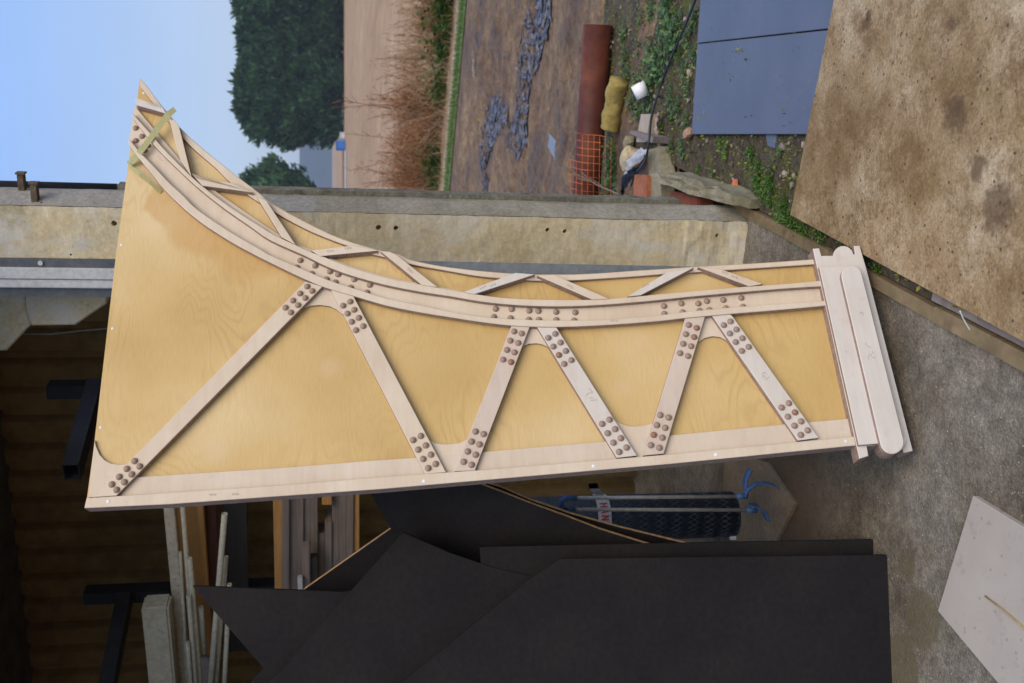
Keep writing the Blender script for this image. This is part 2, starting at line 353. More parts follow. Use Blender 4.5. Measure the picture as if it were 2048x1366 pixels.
# pedestal mouldings at the foot
def arc(cx, cy, r, a0, a1, n=9): return [(cx + r*math.cos(math.radians(a0 + (a1-a0)*i/n)), cy + r*math.sin(math.radians(a0 + (a1-a0)*i/n))) for i in range(n+1)]
L0 = [(1626, 497), (1638.5, 496), (1643, 511.5), (1665, 511)] + arc(1687, 512, 20.5, 182, 350) + [(1710, 508), (1708, 491.5), (1719.5, 491), (1732.5, 535), (1826, 901.5), (1808, 905.5), (1802, 885), (1734, 892), (1737, 911.5), (1719, 917.5)]
obj('pedestal_board', prism(PF.pl(L0, .030), -.018, .030, bev=.0015), M_pale2, panel)
L1 = [(1642, 540), (1684, 537), (1733, 533.5), (1808, 884), (1716, 893)]
obj('pedestal_moulding', prism(PF.pl([(1635.5, 538), (1705, 535), (1788, 887), (1714.5, 893)], .030), .0302, .044, bev=.0015), M_pale2, panel)
cx0, cy0, cx1, cy1 = 1703.5, 551, 1784.5, 886
dx, dy = cx1-cx0, cy1-cy0; Ld = math.hypot(dx, dy); ax = math.degrees(math.atan2(dy, dx))
L2 = arc(cx1, cy1-2, 23.5, ax-90, ax+90, 14) + arc(cx0, cy0, 20.5, ax+90, ax+270, 14)
obj('pedestal_moulding', prism(PF.pl(L2, .060), .0442, .060, bev=.0018), M_pale2, panel)
ro = arc(1782, 886, 23, ax-80, ax+80, 12)
obj('pedestal_roundel', prism(PF.pl([(1757, 868)] + ro[::-1][:0] + arc(1781, 886, 24, ax-90, ax+90, 14) , .020), -.018, .0435), M_pale2, panel)
# screws / filler dots
M_fill = m_mottle('white_filler', (.75, .75, .75), (.85, .85, .85), 30)
bm = bmesh.new()
for p in ((216, 1003), (848, 962), (1187, 932), (1432, 909), (1692, 882)):
    u, v = PF.loc(*p, .0245); obj('screw_filler', dome(.005, .001, None, (u, v, .0242)), M_fill, panel, True)
for p in ((243, 490), (201, 855), (225, 657), (287, 186)):
    u, v = PF.loc(*p, .0); obj('screw_filler', dome(.004, .001, None, (u, v, .0002)), M_fill, panel, True)
# pencil marks
M_pen = m_mottle('pencil', (.22, .21, .21), (.34, .33, .33), 200, .6)
def marks(strokes, h, wd=.0011):
    bm = bmesh.new()
    for st in strokes:
        pts = [Vector(PF.loc(*p, h)) for p in st]
        for a, b in zip(pts, pts[1:]):
            d = (b-a); nn = Vector((-d.y, d.x)).normalized()*wd/2
            vs = [bm.verts.new((*q, h)) for q in (a-nn, b-nn, b+nn, a+nn)]; bm.faces.new(vs)
    o = obj('pencil_mark', bm, M_pen, panel)
marks([cr((1640, 600), 6.83, p) for p in ([(625, 580), (625, 612), (700, 655)], [(668, 812), (662, 760), (690, 735), (720, 790), (748, 800), (752, 772)], [(735, 735), (712, 700)], [(340, 690), (370, 715)], [(540, 190), (560, 160), (590, 180), (575, 215)])], .0606)
marks([cr((1480, 720), 19.5, p) for p in ([(975, 755), (1160, 670)], [(1010, 670), (900, 590), (880, 650), (920, 720)], [(840, 550), (930, 500), (950, 480), (1020, 540)])], .0236)
marks([cr((1120, 760), 17.07, p) for p in ([(1040, 690), (1280, 680)], [(980, 280), (1120, 420), (940, 460), (900, 550)], [(980, 600), (1140, 610)])], .0236)
for px, py, a in ((302, 208, 18), (315, 212, 18), (985, 570, -25), (965, 575, -25), (660, 502, -6), (695, 496, -6), (1140, 572, 32), (1290, 571, -25), (1450, 545, 18), (1468, 553, 20), (1227, 641, -4), (820, 540, 38), (320, 316, 45), (470, 988, -3), (425, 989, -3)):
    ca, sa = math.cos(math.radians(a)), math.sin(math.radians(a)); st = []
    for k in range(3):
        x = -6 + k*5; st.append([(px + ca*x - sa*(-2.5), py + sa*x + ca*(-2.5)), (px + ca*(x+2) - sa*2.5, py + sa*(x+2) + ca*2.5), (px + ca*(x+3.5) - sa*(-1), py + sa*(x+3.5) + ca*(-1))])
    marks(st, .0316 if 270 < py < 700 and px not in (1227, 320) else (.0286 if px in (1227, 320) else .0246) if py > 600 or px == 320 else .0316, .0009)
# masking tape stretched over the tip and a loose tail
N = NT('masking_tape'); M_tape = N.fin((.66, .66, .36), .55)
N.b.inputs['Transmission Weight'].default_value = 0.0
def ribbon(pts, wpx, hs, parent, name='tape'):
    bm = bmesh.new(); rows = []
    for i, (p, h) in enumerate(zip(pts, hs)):
        a = Vector(pts[max(i-1, 0)]); b = Vector(pts[min(i+1, len(pts)-1)]); d = (b-a).normalized(); nn = Vector((-d.y, d.x))*wpx[i]/2
        rows.append([bm.verts.new((*PF.loc(p[0]+s*nn.x, p[1]+s*nn.y, h), h)) for s in (-1, 1)])
    for a, b in zip(rows, rows[1:]): bm.faces.new((a[0], a[1], b[1], b[0]))
    bmesh.ops.solidify(bm, geom=list(bm.faces), thickness=.0006)
    return obj(name, bm, M_tape, parent)
ribbon([(350, 218), (336, 229), (318, 253), (300, 278), (283, 300), (266, 320), (258, 330)], [11, 13, 12, 12, 12, 14, 10], [.030, .033, .034, .033, .032, .020, .004], panel)
ribbon([(255, 322), (262, 334), (280, 349), (300, 364), (322, 384)], [3, 6, 9, 7, 9], [.003, .02, .03, .022, .004], panel)
# grey sheet standing behind the panel (seen as a thin line down its left edge)
M_gsheet = m_mottle('grey_sheet', (.11, .13, .14), (.16, .18, .19), 8, .45, .1)
bp = PF.pl([(190, 1005), (1690, 880), (1640, 540), (700, 520), (420, 360), (300, 330), (240, 560)], -.03); bp[0] = PF.loc(190, 1021.5, -.03); bp[1] = PF.loc(1712, 893, -.03)
tag(obj('backing_sheet', prism(bp, -.036, -.0255), M_gsheet, None, M=PF.M), 'grey sheet standing directly behind the tall truss panel, showing along its edge', 'sheet')

# ================================================================ SETTING: ground
bd = math.radians(20); ST = Vector((math.cos(bd), -math.sin(bd), 0)); SS = Vector((math.sin(bd), math.cos(bd), 0))  # building axes
PB = gz(1497, 445)                                         # front right corner of the post
def sheet(name, pts, z, mat, kind='structure', sub=0, jit=0, **kw):
    bm = bmesh.new(); f = bm.faces.new([bm.verts.new((p[0], p[1], z)) for p in pts])
    return tag(obj(name, bm, mat, None), kind=kind)
def flat_fix(o):
    pass
# concrete yard
N = NT('yard_concrete'); v = N.map(); big = N.noise(v, 1.6, 5, .6); med = N.noise(v, 7, 6, .7); fine = N.noise(v, 90, 5, .75)
col = N.ramp(big, [(.32, (.11, .086, .056)), (.5, (.19, .163, .12)), (.66, (.265, .24, .195))])
col = N.mix(.7, col, N.ramp(med, [(.25, .25), (.75, .72)]), 'OVERLAY')
agg = N.vor(v, 150); col = N.mix(.35, col, N.ramp(agg, [(.1, .75), (.45, .35), (.7, .2)]), 'OVERLAY')
col = N.mix(.6, col, N.ramp(fine, [(.3, .25), (.7, .72)]), 'OVERLAY'); m30 = N.noise(v, 28, 6, .75); col = N.mix(.5, col, N.ramp(m30, [(.3, .22), (.7, .75)]), 'OVERLAY')
wsp = N.ramp(N.vor(v, 38), [(.05, 1.), (.085, 0.)]); col = N.mix(N.math('MULTIPLY', wsp, .7), col, (.62, .60, .55))
dk = N.ramp(N.vor(v, 16), [(.04, 1.), (.07, 0.)]); col = N.mix(N.math('MULTIPLY', dk, .7), col, (.035, .03, .025))
p0 = gz(1845, 1240); s1 = spot(N, v, p0, .085, .1, .07); p1 = gz(1815, 1130); s2 = spot(N, v, p1, .04, .2, .05); p2 = gz(1800, 1330); s3 = spot(N, v, p2, .10, .1, .09)
sm = N.math('MAXIMUM', N.math('MAXIMUM', s1, s2), s3); col = N.mix(N.math('MULTIPLY', sm, .7), col, (.115, .095, .05))
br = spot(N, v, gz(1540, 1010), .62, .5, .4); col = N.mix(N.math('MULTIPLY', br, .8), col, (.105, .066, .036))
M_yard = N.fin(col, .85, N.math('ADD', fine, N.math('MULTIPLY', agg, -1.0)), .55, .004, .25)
k0 = gz(2048, 740); k1 = gz(1485, 428); kd = (k1-k0).normalized(); kn = Vector((kd.y, -kd.x, 0))
kA = k0 - kd*4; kB = k0 + kd*((PB - k0).dot(kd) + .1)
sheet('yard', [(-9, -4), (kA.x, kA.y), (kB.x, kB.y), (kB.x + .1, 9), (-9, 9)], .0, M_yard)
# soil, mud, field as one wide sheet plus laid sheets
N = NT('mud'); v = N.map((1, 1.35, 1), (0, 0, math.radians(42))); a = N.noise(v, 1.4, 6, .6); b = N.noise(v, 7, 6, .7); c = N.noise(N.map(), 35, 5, .7)
col = N.ramp(a, [(.3, (.095, .055, .028)), (.5, (.185, .115, .062)), (.68, (.26, .18, .108))])
col = N.mix(.7, col, N.ramp(b, [(.3, .25), (.7, .72)]), 'OVERLAY'); col = N.mix(.5, col, N.ramp(c, [(.3, .2), (.7, .8)]), 'OVERLAY'); col = N.mix(.6, col, N.ramp(N.noise(N.map(), 16, 6, .8), [(.3, .2), (.7, .78)]), 'OVERLAY')
M_mud = N.fin(col, N.ramp(a, [(.35, .28), (.6, .8)]), N.math('ADD', N.math('MULTIPLY', b, 3.0), c), .7, .02, .2)
MUDM = M_mud
bm = bmesh.new(); bmesh.ops.create_grid(bm, x_segments=2, y_segments=2, size=1500); 
o = obj('ground', bm, M_mud); o.location = (0, 1300, -.09); tag(o, kind='structure')
N = NT('weedy_soil'); v = N.map(); a = N.noise(v, 5, 6, .7); b = N.noise(v, 40, 5, .75)
col = N.ramp(a, [(.3, (.055, .042, .028)), (.55, (.10, .08, .055)), (.75, (.15, .125, .09))])
mo = N.ramp(N.noise(v, 8, 5, .7), [(.50, 0.), (.62, .8)]); col = N.mix(mo, col, (.10, .105, .025))
col = N.mix(.8, col, N.ramp(b, [(.3, .2), (.7, .78)]), 'OVERLAY')
st = N.ramp(N.vor(v, 45), [(.10, 1.), (.16, 0.)]); col = N.mix(N.math('MULTIPLY', st, .65), col, (.34, .30, .25))
M_soil = N.fin(col, .9, b, .8, .02, .2)
# soil bed as a bumpy grid clipped to the strip between kerb and mud
def bumpy(name, O, A, B, na, nb, mat, amp, fz=6, z=0, kind='structure'):
    bm = bmesh.new(); g = []
    for i in range(na+1):
        g.append([]) 
        for j in range(nb+1):
            p = Vector(O) + Vector(A)*(i/na) + Vector(B)*(j/nb)
            e = min(1, 6*min(i/na, 1-i/na), 6*min(j/nb, 1-j/nb))
            hh = noise.fractal(p*fz, 1, 2, 4)*amp*max(e, 0)
            g[-1].append(bm.verts.new((p.x, p.y, z + hh)))
    for i in range(na):
        for j in range(nb): bm.faces.new((g[i][j], g[i+1][j], g[i+1][j+1], g[i][j+1]))
    return tag(obj(name, bm, mat, None, True), kind=kind)
soO = k0 - kd*1.5 + kn*.045
bumpy('soil_bed', soO, kd*5.7, kn*5.5, 150, 130, M_soil, .022, 5, -.006)
# far field and verge
gA = gz(933, -60); gB = gz(893, 400); gd = (gB-gA).normalized(); gn = Vector((-gd.y, gd.x, 0)); gn = gn if gn.y > 0 else -gn
def zone(name, d0, d1, z, mat, L0=-60, L1=90):
    a = gA + gn*d0 + gd*L0; b = gA + gn*d0 + gd*L1; c = gA + gn*d1 + gd*L1; d = gA + gn*d1 + gd*L0
    return sheet(name, [a, b, c, d], z, mat)
def mud_h(u_, w_):
    return noise.fractal(Vector((u_*.45, w_*1.9, 0)), 1, 2, 4)*.075 + noise.fractal(Vector((u_*3.2, w_*5, 3)), 1, 2, 4)*.030 + noise.noise(Vector((u_*15, w_*17, 9)))*.010
rut = bmesh.new(); gg = []
na, nb = 290, 400
for i in range(na+1):
    row = []
    for j in range(nb+1):
        p = gA - gn*(7.9*i/na) + gd*(-5 + 14*j/nb); u_ = (p - gA).dot(gd); w_ = (p - gA).dot(gn); e = min(1, 8*min(i/na, 1-i/na), 8*min(j/nb, 1-j/nb))
        hh = mud_h(u_, w_)
        row.append(rut.verts.new((p.x, p.y, -.025 + max(-.03, hh)*max(e, 0) - (.0 if e >= 1 else .012*(1-max(e, 0))))))
    gg.append(row)
for i in range(na):
    for j in range(nb): rut.faces.new((gg[i][j], gg[i+1][j], gg[i+1][j+1], gg[i][j+1]))
tag(obj('muddy_track', rut, M_mud, None, True), kind='structure')
M_grass = m_mottle('verge_green', (.08, .13, .035), (.15, .21, .07), 3, .9, .5, None, 20)
M_straw = m_mottle('verge_straw', (.30, .22, .14), (.44, .34, .24), 3, .9, .5, None, 20)
zone('grass_verge', 0, .42, -.026, M_grass); zone('straw_verge', .42, .9, -.022, M_straw)
N = NT('stubble_field'); v = N.map((1, .25, 1)); a = N.noise(v, .12, 5, .6); b = N.noise(v, 3, 5, .7)
col = N.ramp(a, [(.3, (.27, .165, .095)), (.6, (.36, .235, .15)), (.8, (.42, .30, .20))]); col = N.mix(.4, col, N.ramp(b, [(.3, .3), (.7, .7)]), 'OVERLAY')
col = N.mix(1.0, col, (1.0, .95, .82), 'MULTIPLY'); col = N.mix(.12, col, (.75, .6, .42)); M_field = N.fin(N.mix(.5, col, N.ramp(N.noise(N.map((1, .4, 1)), .9, 6, .75), [(.3, .25), (.7, .72)]), 'OVERLAY'), .95, b, .3, .05, .1)
zone('field', .9, 900, -.018, M_field, -700, 700)

# ================================================================ SHED at the left
def wp(px, py, off):
    """where a sight line meets the upright plane parallel to the shed front, off metres behind it"""
    v = ray(px, py); q = PB + SS*off; t = (q - CAMP).dot(SS) / v.dot(SS); return CAMP + v*t
Z = Vector((0, 0, 1))
N = NT('cast_concrete'); v = N.map(); a = N.noise(v, 2.2, 5, .6); b = N.noise(v, 9, 6, .7); c = N.noise(v, 60, 4, .7)
col = N.ramp(a, [(.3, (.50, .43, .28)), (.5, (.64, .56, .37)), (.7, (.68, .65, .56))])
col = N.mix(N.ramp(b, [(.45, 0.), (.62, .7)]), col, (.60, .49, .28)); col = N.mix(N.ramp(N.noise(v, 5, 6, .7), [(.55, 0.), (.70, .6)]), col, (.33, .29, .17))
col = N.mix(.35, col, N.ramp(c, [(.3, .25), (.7, .75)]), 'OVERLAY')
col = N.mix(N.ramp(N.noise(N.map((1, 1, .5)), 3.1, 7, .75), [(.52, 0.), (.60, .65)]), col, (.60, .60, .55)); col = N.mix(N.ramp(N.noise(v, 13, 7, .8), [(.62, 0.), (.70, .7)]), col, (.20, .17, .10)); M_conc = N.fin(col, .85, N.math('ADD', b, N.math('MULTIPLY', c, .4)), .6, .006, .2)
M_grey = m_mottle('grey_render', (.22, .215, .19), (.34, .335, .31), 5, .85, .5, (.16, .15, .07), 50)
M_black = m_mottle('black_pvc', (.02, .022, .03), (.035, .038, .05), 8, .4, .1)
# corner post: front face, chamfered far side of greyer render
def postsec(bm, z0, z1, poly, nz=40, jit=.0):
    rings = []
    for k in range(nz+1):
        z = z0 + (z1-z0)*k/nz; r = []
        for i, (x, y) in enumerate(poly):
            p = PB + ST*x + SS*y; j = jit * (1 if z > .25 else 2.2)
            d = noise.noise_vector(Vector((p.x*5, p.y*5, z*9)))*j + noise.noise_vector(Vector((p.x*22, p.y*22, z*30)))*j*.6
            r.append(bm.verts.new((p.x + d.x, p.y + d.y, z)))
        rings.append(r)
    n = len(poly)
    for a, b in zip(rings, rings[1:]):
        for i in range(n): bm.faces.new((a[i], a[(i+1) % n], b[(i+1) % n], b[i]))
    bm.faces.new(rings[0][::-1]); bm.faces.new(rings[-1]); return bm
post = empty('concrete_post', Matrix.Translation(PB), 'cream concrete corner post of the shed with rough foot and bolt holes', 'concrete post')
def front(n, y=0.0, w=.20): return [(-w + w*i/n, y) for i in range(n+1)]
pm = postsec(bmesh.new(), -.02, 3.6, front(10) + [(0.0, .03), (-.01, .10), (-.20, .10)], 260, .004)
po = obj('shaft', pm, M_conc, post, False, Matrix.Identity(4))
cb = bmesh.new()
for px, py, r in ((757, 455, .010), (792, 456, .009), (1095, 460, .008), (1130, 463, .008), (1435, 472, .008), (228, 447, .010), (142, 509, .004)):
    p = wp(px, py, 0); b2 = tube([p - SS*.03, p + SS*.035], r, 12); me = bpy.data.meshes.new('t'); b2.to_mesh(me); b2.free(); cb.from_mesh(me); bpy.data.meshes.remove(me)
cut = obj('cut', cb, M_black)
mod = po.modifiers.new('b', 'BOOLEAN'); mod.operation = 'DIFFERENCE'; mod.object = cut; mod.solver = 'EXACT'
bpy.context.view_layer.update()
dg = bpy.context.evaluated_depsgraph_get(); me = bpy.data.meshes.new_from_object(po.evaluated_get(dg)); po.modifiers.clear(); po.data = me
bpy.data.objects.remove(cut, do_unlink=True)
N = NT('side_render'); v = N.map(); a = N.noise(v, 4, 6, .7); zc = N.n('ShaderNodeSeparateXYZ'); N.l(v, zc.inputs[0])
col = N.ramp(a, [(.3, (.26, .25, .22)), (.7, (.38, .37, .34))]); zz = N.math('ADD', zc.outputs['Z'], N.math('MULTIPLY', a, .12))
mp = N.n('ShaderNodeMapRange'); mp.inputs['From Min'].default_value = 1.70; mp.inputs['From Max'].default_value = 1.72; N.l(zz, mp.inputs['Value'])
lo = N.ramp(a, [(.35, (.24, .225, .17)), (.6, (.34, .32, .26)), (.75, (.30, .28, .10))])
col = N.mix(mp.outputs[0], lo, col); col = N.mix(.5, col, N.ramp(N.noise(v, 70, 4, .7), [(.3, .25), (.7, .75)]), 'OVERLAY')
M_side = N.fin(col, .85, a, .5, .005, .2)
M_infill = m_mottle('rough_aggregate', (.10, .095, .07), (.24, .23, .18), 14, .9, .8, (.34, .33, .30), 60, bd=.006)
obj('side_fillet', postsec(bmesh.new(), -.02, 3.6, [(.0025, .004), (.034, .100), (.034, .14), (-.02, .14), (-.02, .11), (.0025, .034)], 90, .0025), M_side, post, False, Matrix.Identity(4))
# dark rainwater pipe with collar behind the post
rp = empty('rainwater_pipe', PB + SS*.25, 'dark rainwater pipe running up behind the far edge of the concrete post', 'pipe')
q = PB + SS*.178 + ST*.018
obj('rear_infill', postsec(bmesh.new(), .24, 2.35, [(.030, .142), (.052, .142), (.052, .20), (.030, .20)], 60, .003), M_infill, post, False, Matrix.Identity(4))
obj('pipe_length', tube([q + Z*2.36, q + Z*3.6], .032, 20), M_black, rp, True, Matrix.Identity(4))
obj('collar', tube([q + Z*2.93, q + Z*3.5], .041, 20), M_black, rp, True, Matrix.Identity(4))
M_rust = m_mottle('rusty_steel', (.07, .05, .03), (.16, .12, .075), 30, .8, .5, None, 120)
for (px, py), off, lab in (((44, 368), .11, 'upper small rusty bracket sticking out of the post top'), ((70, 388), .04, 'lower small rusty bracket with nut sticking out of the post side')):
    a = wp(px, py, off); br_ = empty('steel_bracket', a, lab, 'bracket', 'rusty brackets on the concrete post')
    obj('flat', bar(a - ST*.045, a + ST*.035, .022, .03, bev=.002), M_rust, br_, False, Matrix.Identity(4))
    obj('flange', bar(a + ST*.036, a + ST*.042, .030, .034), M_rust, br_, False, Matrix.Identity(4))
    obj('nut', tube([a - ST*.03 - Z*.022 - SS*.02, a - ST*.03 - Z*.022 + SS*.01], .007, 6), M_rust, br_, False, Matrix.Identity(4))
# galvanised door guide along the post
M_galv = m_mottle('galvanised', (.50, .50, .47), (.66, .66, .63), 6, .5, .1, None, 60, .5, metal=.25)
M_dgrey = m_mottle('dark_grey_steel', (.085, .095, .105), (.13, .14, .15), 6, .5, .1, None, 60)
dg_ = empty('door_guide', PB - ST*.3, 'tall galvanised and dark grey door guide channel fixed beside the concrete post', 'door channel')
def vbox(x0, x1, y0, y1, z0, z1, mat, par, name, bev=.001):
    c = PB + ST*(x0+x1)/2 + SS*(y0+y1)/2 + Z*(z0+z1)/2
    M = Matrix.Translation(c) @ Matrix((ST, SS, Z)).transposed().to_4x4()
    return obj(name, boxm(M, abs(x1-x0), abs(y1-y0), abs(z1-z0), bev=bev), mat, par, False, Matrix.Identity(4))
def stx(px, py, off=0): return (wp(px, py, off) - PB).dot(ST)
xs = [stx(100, y) for y in (516, 533, 541, 556, 560, 574, 578, 595)]
vbox(xs[1], xs[0], -.009, .02, 0, 3.6, M_dgrey, dg_, 'mounting_flange')
vbox(xs[3], xs[1] - .0005, -.018, .03, 0, 3.6, M_galv, dg_, 'guide_rail', .004)
vbox(xs[5], xs[3] - .004, -.014, .03, 0, 3.6, M_galv, dg_, 'guide_rail', .004)
vbox(xs[3] - .0038, xs[3] - .0002, .0, .03, 0, 3.6, M_dgrey, dg_, 'groove', 0)
vbox(xs[7], xs[5] - .0005, .01, .06, 0, 3.6, M_dgrey, dg_, 'rear_flange')
for px in (82, 960):
    p = wp(px, 525, -.006); obj('bolt', tube([p - SS*.010, p + SS*.008], .009, 6), M_galv, dg_, False, Matrix.Identity(4))
# concrete haunches of the frame over the opening
hf = Frame(PB + SS*.35, ST, Z)
hn = empty('concrete_haunch', PB + SS*.35 + Z*2.6, 'stepped cream concrete haunch under the shed eaves beside the door guide', 'concrete haunch')
obj('haunch_block', prism([(x, y) for x, y in hf.pl([(-60, 575), (-60, 652), (0, 684), (28, 684), (75, 634), (65, 590), (64, 575)])], -.13, .1, bev=.006), M_conc, hn, False, hf.M)
obj('haunch_block', prism(hf.pl([(65, 575), (66, 600), (77, 635), (162, 634), (224, 592), (226, 575)]), -.11, .1, bev=.006), M_conc, hn, False, hf.M)
# corrugated wall
N = NT('corrugated_cladding'); v = N.map(); a = N.noise(v, 1.3, 5, .6); b = N.noise(v, 12, 6, .7)
col = N.ramp(a, [(.3, (.17, .11, .04)), (.7, (.27, .185, .08))]); col = N.mix(.5, col, N.ramp(b, [(.3, .25), (.7, .72)]), 'OVERLAY')
M_corr = N.fin(col, .7, b, .3, .003, .25)
bm = bmesh.new(); prof = []; x = -.17; pit = .143
while x > -4.2:
    prof += [(x, 0), (x - .018, .042), (x - .048, .042), (x - .066, 0)]; x -= pit
lo = [bm.verts.new(PB + ST*x + SS*(.95 + y)) for x, y in prof]; hi = [bm.verts.new(v_.co + Z*3.6) for v_ in lo]
for q in lo: q.co.z = 0
for q in hi: q.co.z = 3.6
for i in range(len(prof)-1): bm.faces.new((lo[i], lo[i+1], hi[i+1], hi[i]))
bmesh.ops.solidify(bm, geom=list(bm.faces), thickness=.004)
tag(obj('corrugated_wall', bm, M_corr), 'dim brown corrugated shed wall behind the steel storage rack', 'wall')
# shed roof, plus a canopy and side wall added out of view as shade
def wbox(name, lab, cat, x0, x1, y0, y1, z0, z1, mat):
    o = vbox(x0, x1, y0, y1, z0, z1, mat, None, name, .01); return tag(o, lab, cat)
M_brick = m_mottle('dark_boards', (.05, .042, .03), (.10, .085, .06), 8, .9, .4)
wbox('shed_roof', 'low dark shed roof over the rack, above the frame', 'roof', -4.5, .1, -.25, 1.1, 3.1, 3.2, M_brick)
wbox('shade_canopy', 'unseen dark flat canopy added above the frame to shade the leaning black boards', 'canopy', -4.5, -.75, -1.5, -.26, 3.0, 3.09, M_brick)
wbox('shade_wall', 'unseen dark boarded wall added at the left to shade the shed', 'wall', -3.3, -3.2, -3.0, 1.0, 0, 3.05, M_brick)
# cable on the wall
tag(obj('cable', tube([wp(40, 668, .8), wp(100, 669, .8), wp(160, 662, .8), wp(230, 656, .8), wp(420, 654, .8), wp(900, 655, .8)], .0035, 8), M_grey, None, True), 'thin pale cable hanging down the corrugated wall', 'cable')
# ---------------------------------------------------------------- storage rack
M_rack = m_mottle('black_rack', (.014, .014, .016), (.028, .028, .032), 10, .4, .15)
def rhs(a, b, wy, wz, wall=.004, up=(0, 0, 1)):
    M, L = alongM(a, b, up); bm = bmesh.new()
    def rect(x, hy, hz): return [bm.verts.new(M @ Vector((x, sy*hy, sz*hz))) for sy, sz in ((-1, -1), (1, -1), (1, 1), (-1, 1))]
    r = [rect(-L/2, wy/2, wz/2), rect(L/2, wy/2, wz/2), rect(L/2, wy/2-wall, wz/2-wall), rect(-L/2, wy/2-wall, wz/2-wall)]
    for i in range(4):
        A, B = r[i], r[(i+1) % 4]
        for k in range(4): bm.faces.new((A[k], A[(k+1) % 4], B[(k+1) % 4], B[k]))
    return bm
def rack(up_py, px_top, arm0, arm1, z_end, lab, name='storage_rack_frame'):
    top = wp(px_top, up_py, .72); base = Vector((top.x, top.y, 0))
    e = empty(name, base, lab, 'rack', 'black steel rack frames against the corrugated wall')
    obj('upright', rhs(base, top, .08, .06, up=SS), M_rack, e, False, Matrix.Identity(4))
    obj('arm', rhs(arm0, arm1, .062, .085), M_rack, e, False, Matrix.Identity(4))
a0 = wp(192, 772, .66); z = a0.z; v_ = ray(143, 945); t = (z - H)/v_.z; a1 = CAMP + v_*t
rack(779, 97, a0, Vector((a1.x, a1.y, z)), 0, 'black steel rack frame with open tube end, behind the panel top')
a0 = wp(250, 1195, .66); z = a0.z; a1 = Vector(a0) + (Vector((a1.x, a1.y, 0)) - Vector((wp(192, 772, .66).x, wp(192, 772, .66).y, 0)))*1.15
rack(1190, 170, a0, Vector((a1.x, a1.y, z)), 0, 'black steel rack frame in the darkest part, behind the concrete lintel')
# concrete lintel lying on the rack
la = wp(313, 1201, .28); lb = wp(329, 1366, .28); lb = la + (lb-la)*2.2
tag(obj('concrete_lintel', bar(la, lb, .112, .11, bev=.010), m_mottle('lintel_concrete', (.46, .41, .29), (.60, .55, .41), 5, .85, .5, None, 50, bd=.006)), 'short cream concrete lintel lying across the storage rack', 'lintel')
# planks on the rack
M_fleck = m_mottle('flecked_paint', (.50, .42, .30), (.62, .54, .40), 5, .7, .3, (.07, .06, .12), 40)
M_tim = m_wood('orange_timber', (.42, .20, .055), (.58, .31, .10), (3, 3, 40)); M_red = m_wood('red_brown_plank', (.10, .035, .022), (.16, .06, .035), (3, 3, 40))
M_gt = m_wood('grey_timber', (.17, .13, .10), (.28, .225, .18), (3, 3, 60)); M_drk = m_wood('dark_timber', (.03, .025, .02), (.05, .04, .032), (3, 3, 60))
def plank(name, p, q, wpx, dep, off, mat, lab, cat, grp=None, off2=None, ext=1.0, bev=.003):
    a = wp(*p, off); b = wp(*q, off if off2 is None else off2); b = a + (b-a)*ext
    d = ((a+b)/2 - CAMP).dot(CF); o = obj(name, bar(a, b, wpx*d/FPX, dep, bev=bev), mat); return tag(o, lab, cat, grp)
plank('painted_plank', (337, 985), (372, 1366), 20, .05, .38, M_fleck, 'cream plank flecked with paint, lying highest on the rack', 'plank', off2=.38, ext=1.3)
plank('timber_board', (366, 990), (400, 1360), 26, .03, .52, M_tim, 'pale orange board just under the paint flecked plank', 'board')
plank('timber_board', (392, 985), (414, 1305), 26, .04, .50, M_tim, 'orange timber board with a knot behind the plastic tubes', 'board')
plank('timber_board', (416, 990), (426, 1178), 30, .04, .58, M_red, 'red brown board below the orange boards', 'board')
plank('offcut', (408, 1311), (414, 1420), 19, .04, .50, m_mottle('white_offcut', (.50, .49, .46), (.60, .58, .55), 8, .7), 'white painted offcut at the end of the orange board', 'board')
plank('timber_beam', (558, 960), (562, 1200), 23, .05, .50, M_tim, 'orange timber beam above the stack of grey boards', 'beam')
plank('timber_beam', (713, 960), (713, 1130), 11, .05, .50, M_tim, 'thin orange timber beam below the stack of grey boards', 'beam')
for i in range(10):
    x = 572.5 + i*14.1; st_ = [985, 985, 985, 985, 985, 1056, 1030, 985, 985, 985][i]
    plank('grey_board', (x, st_ - (30 if st_ == 985 else 0)), (x, 1260), 14.0, .09 + random.random()*.04, .52 + random.uniform(-.008, .012), M_gt, ['topmost', 'second', 'third', 'fourth', 'fifth', 'shortest, sixth', 'slightly short seventh', 'eighth', 'ninth', 'bottom'][i] + ' grey board from the top of the stack on the rack', 'board', 'grey boards stacked on the rack')
plank('board_offcut', (612, 1086), (613, 1200), 14, .04, .38, M_gt, 'grey stick end standing proud of the stack, nearest one', 'offcut')
plank('board_offcut', (628, 1110), (630, 1200), 14, .04, .40, M_drk, 'darker stick end lying against the grey stack', 'offcut')
plank('board_offcut', (654, 985), (654, 1006), 20, .04, .46, M_tim, 'small yellow block lying on the short grey boards', 'offcut')
plank('clamp_block', (600, 1153), (602, 1190), 10, .03, .34, M_galv, 'small pale metal block in front of the grey boards', 'block')
plank('timber_board', (470, 985), (476, 1300), 46, .03, .62, M_drk, 'almost black wide board between orange boards and beam', 'board')
M_pvc = m_mottle('cream_pvc', (.42, .40, .30), (.52, .50, .38), 6, .45, .1, None, 60)
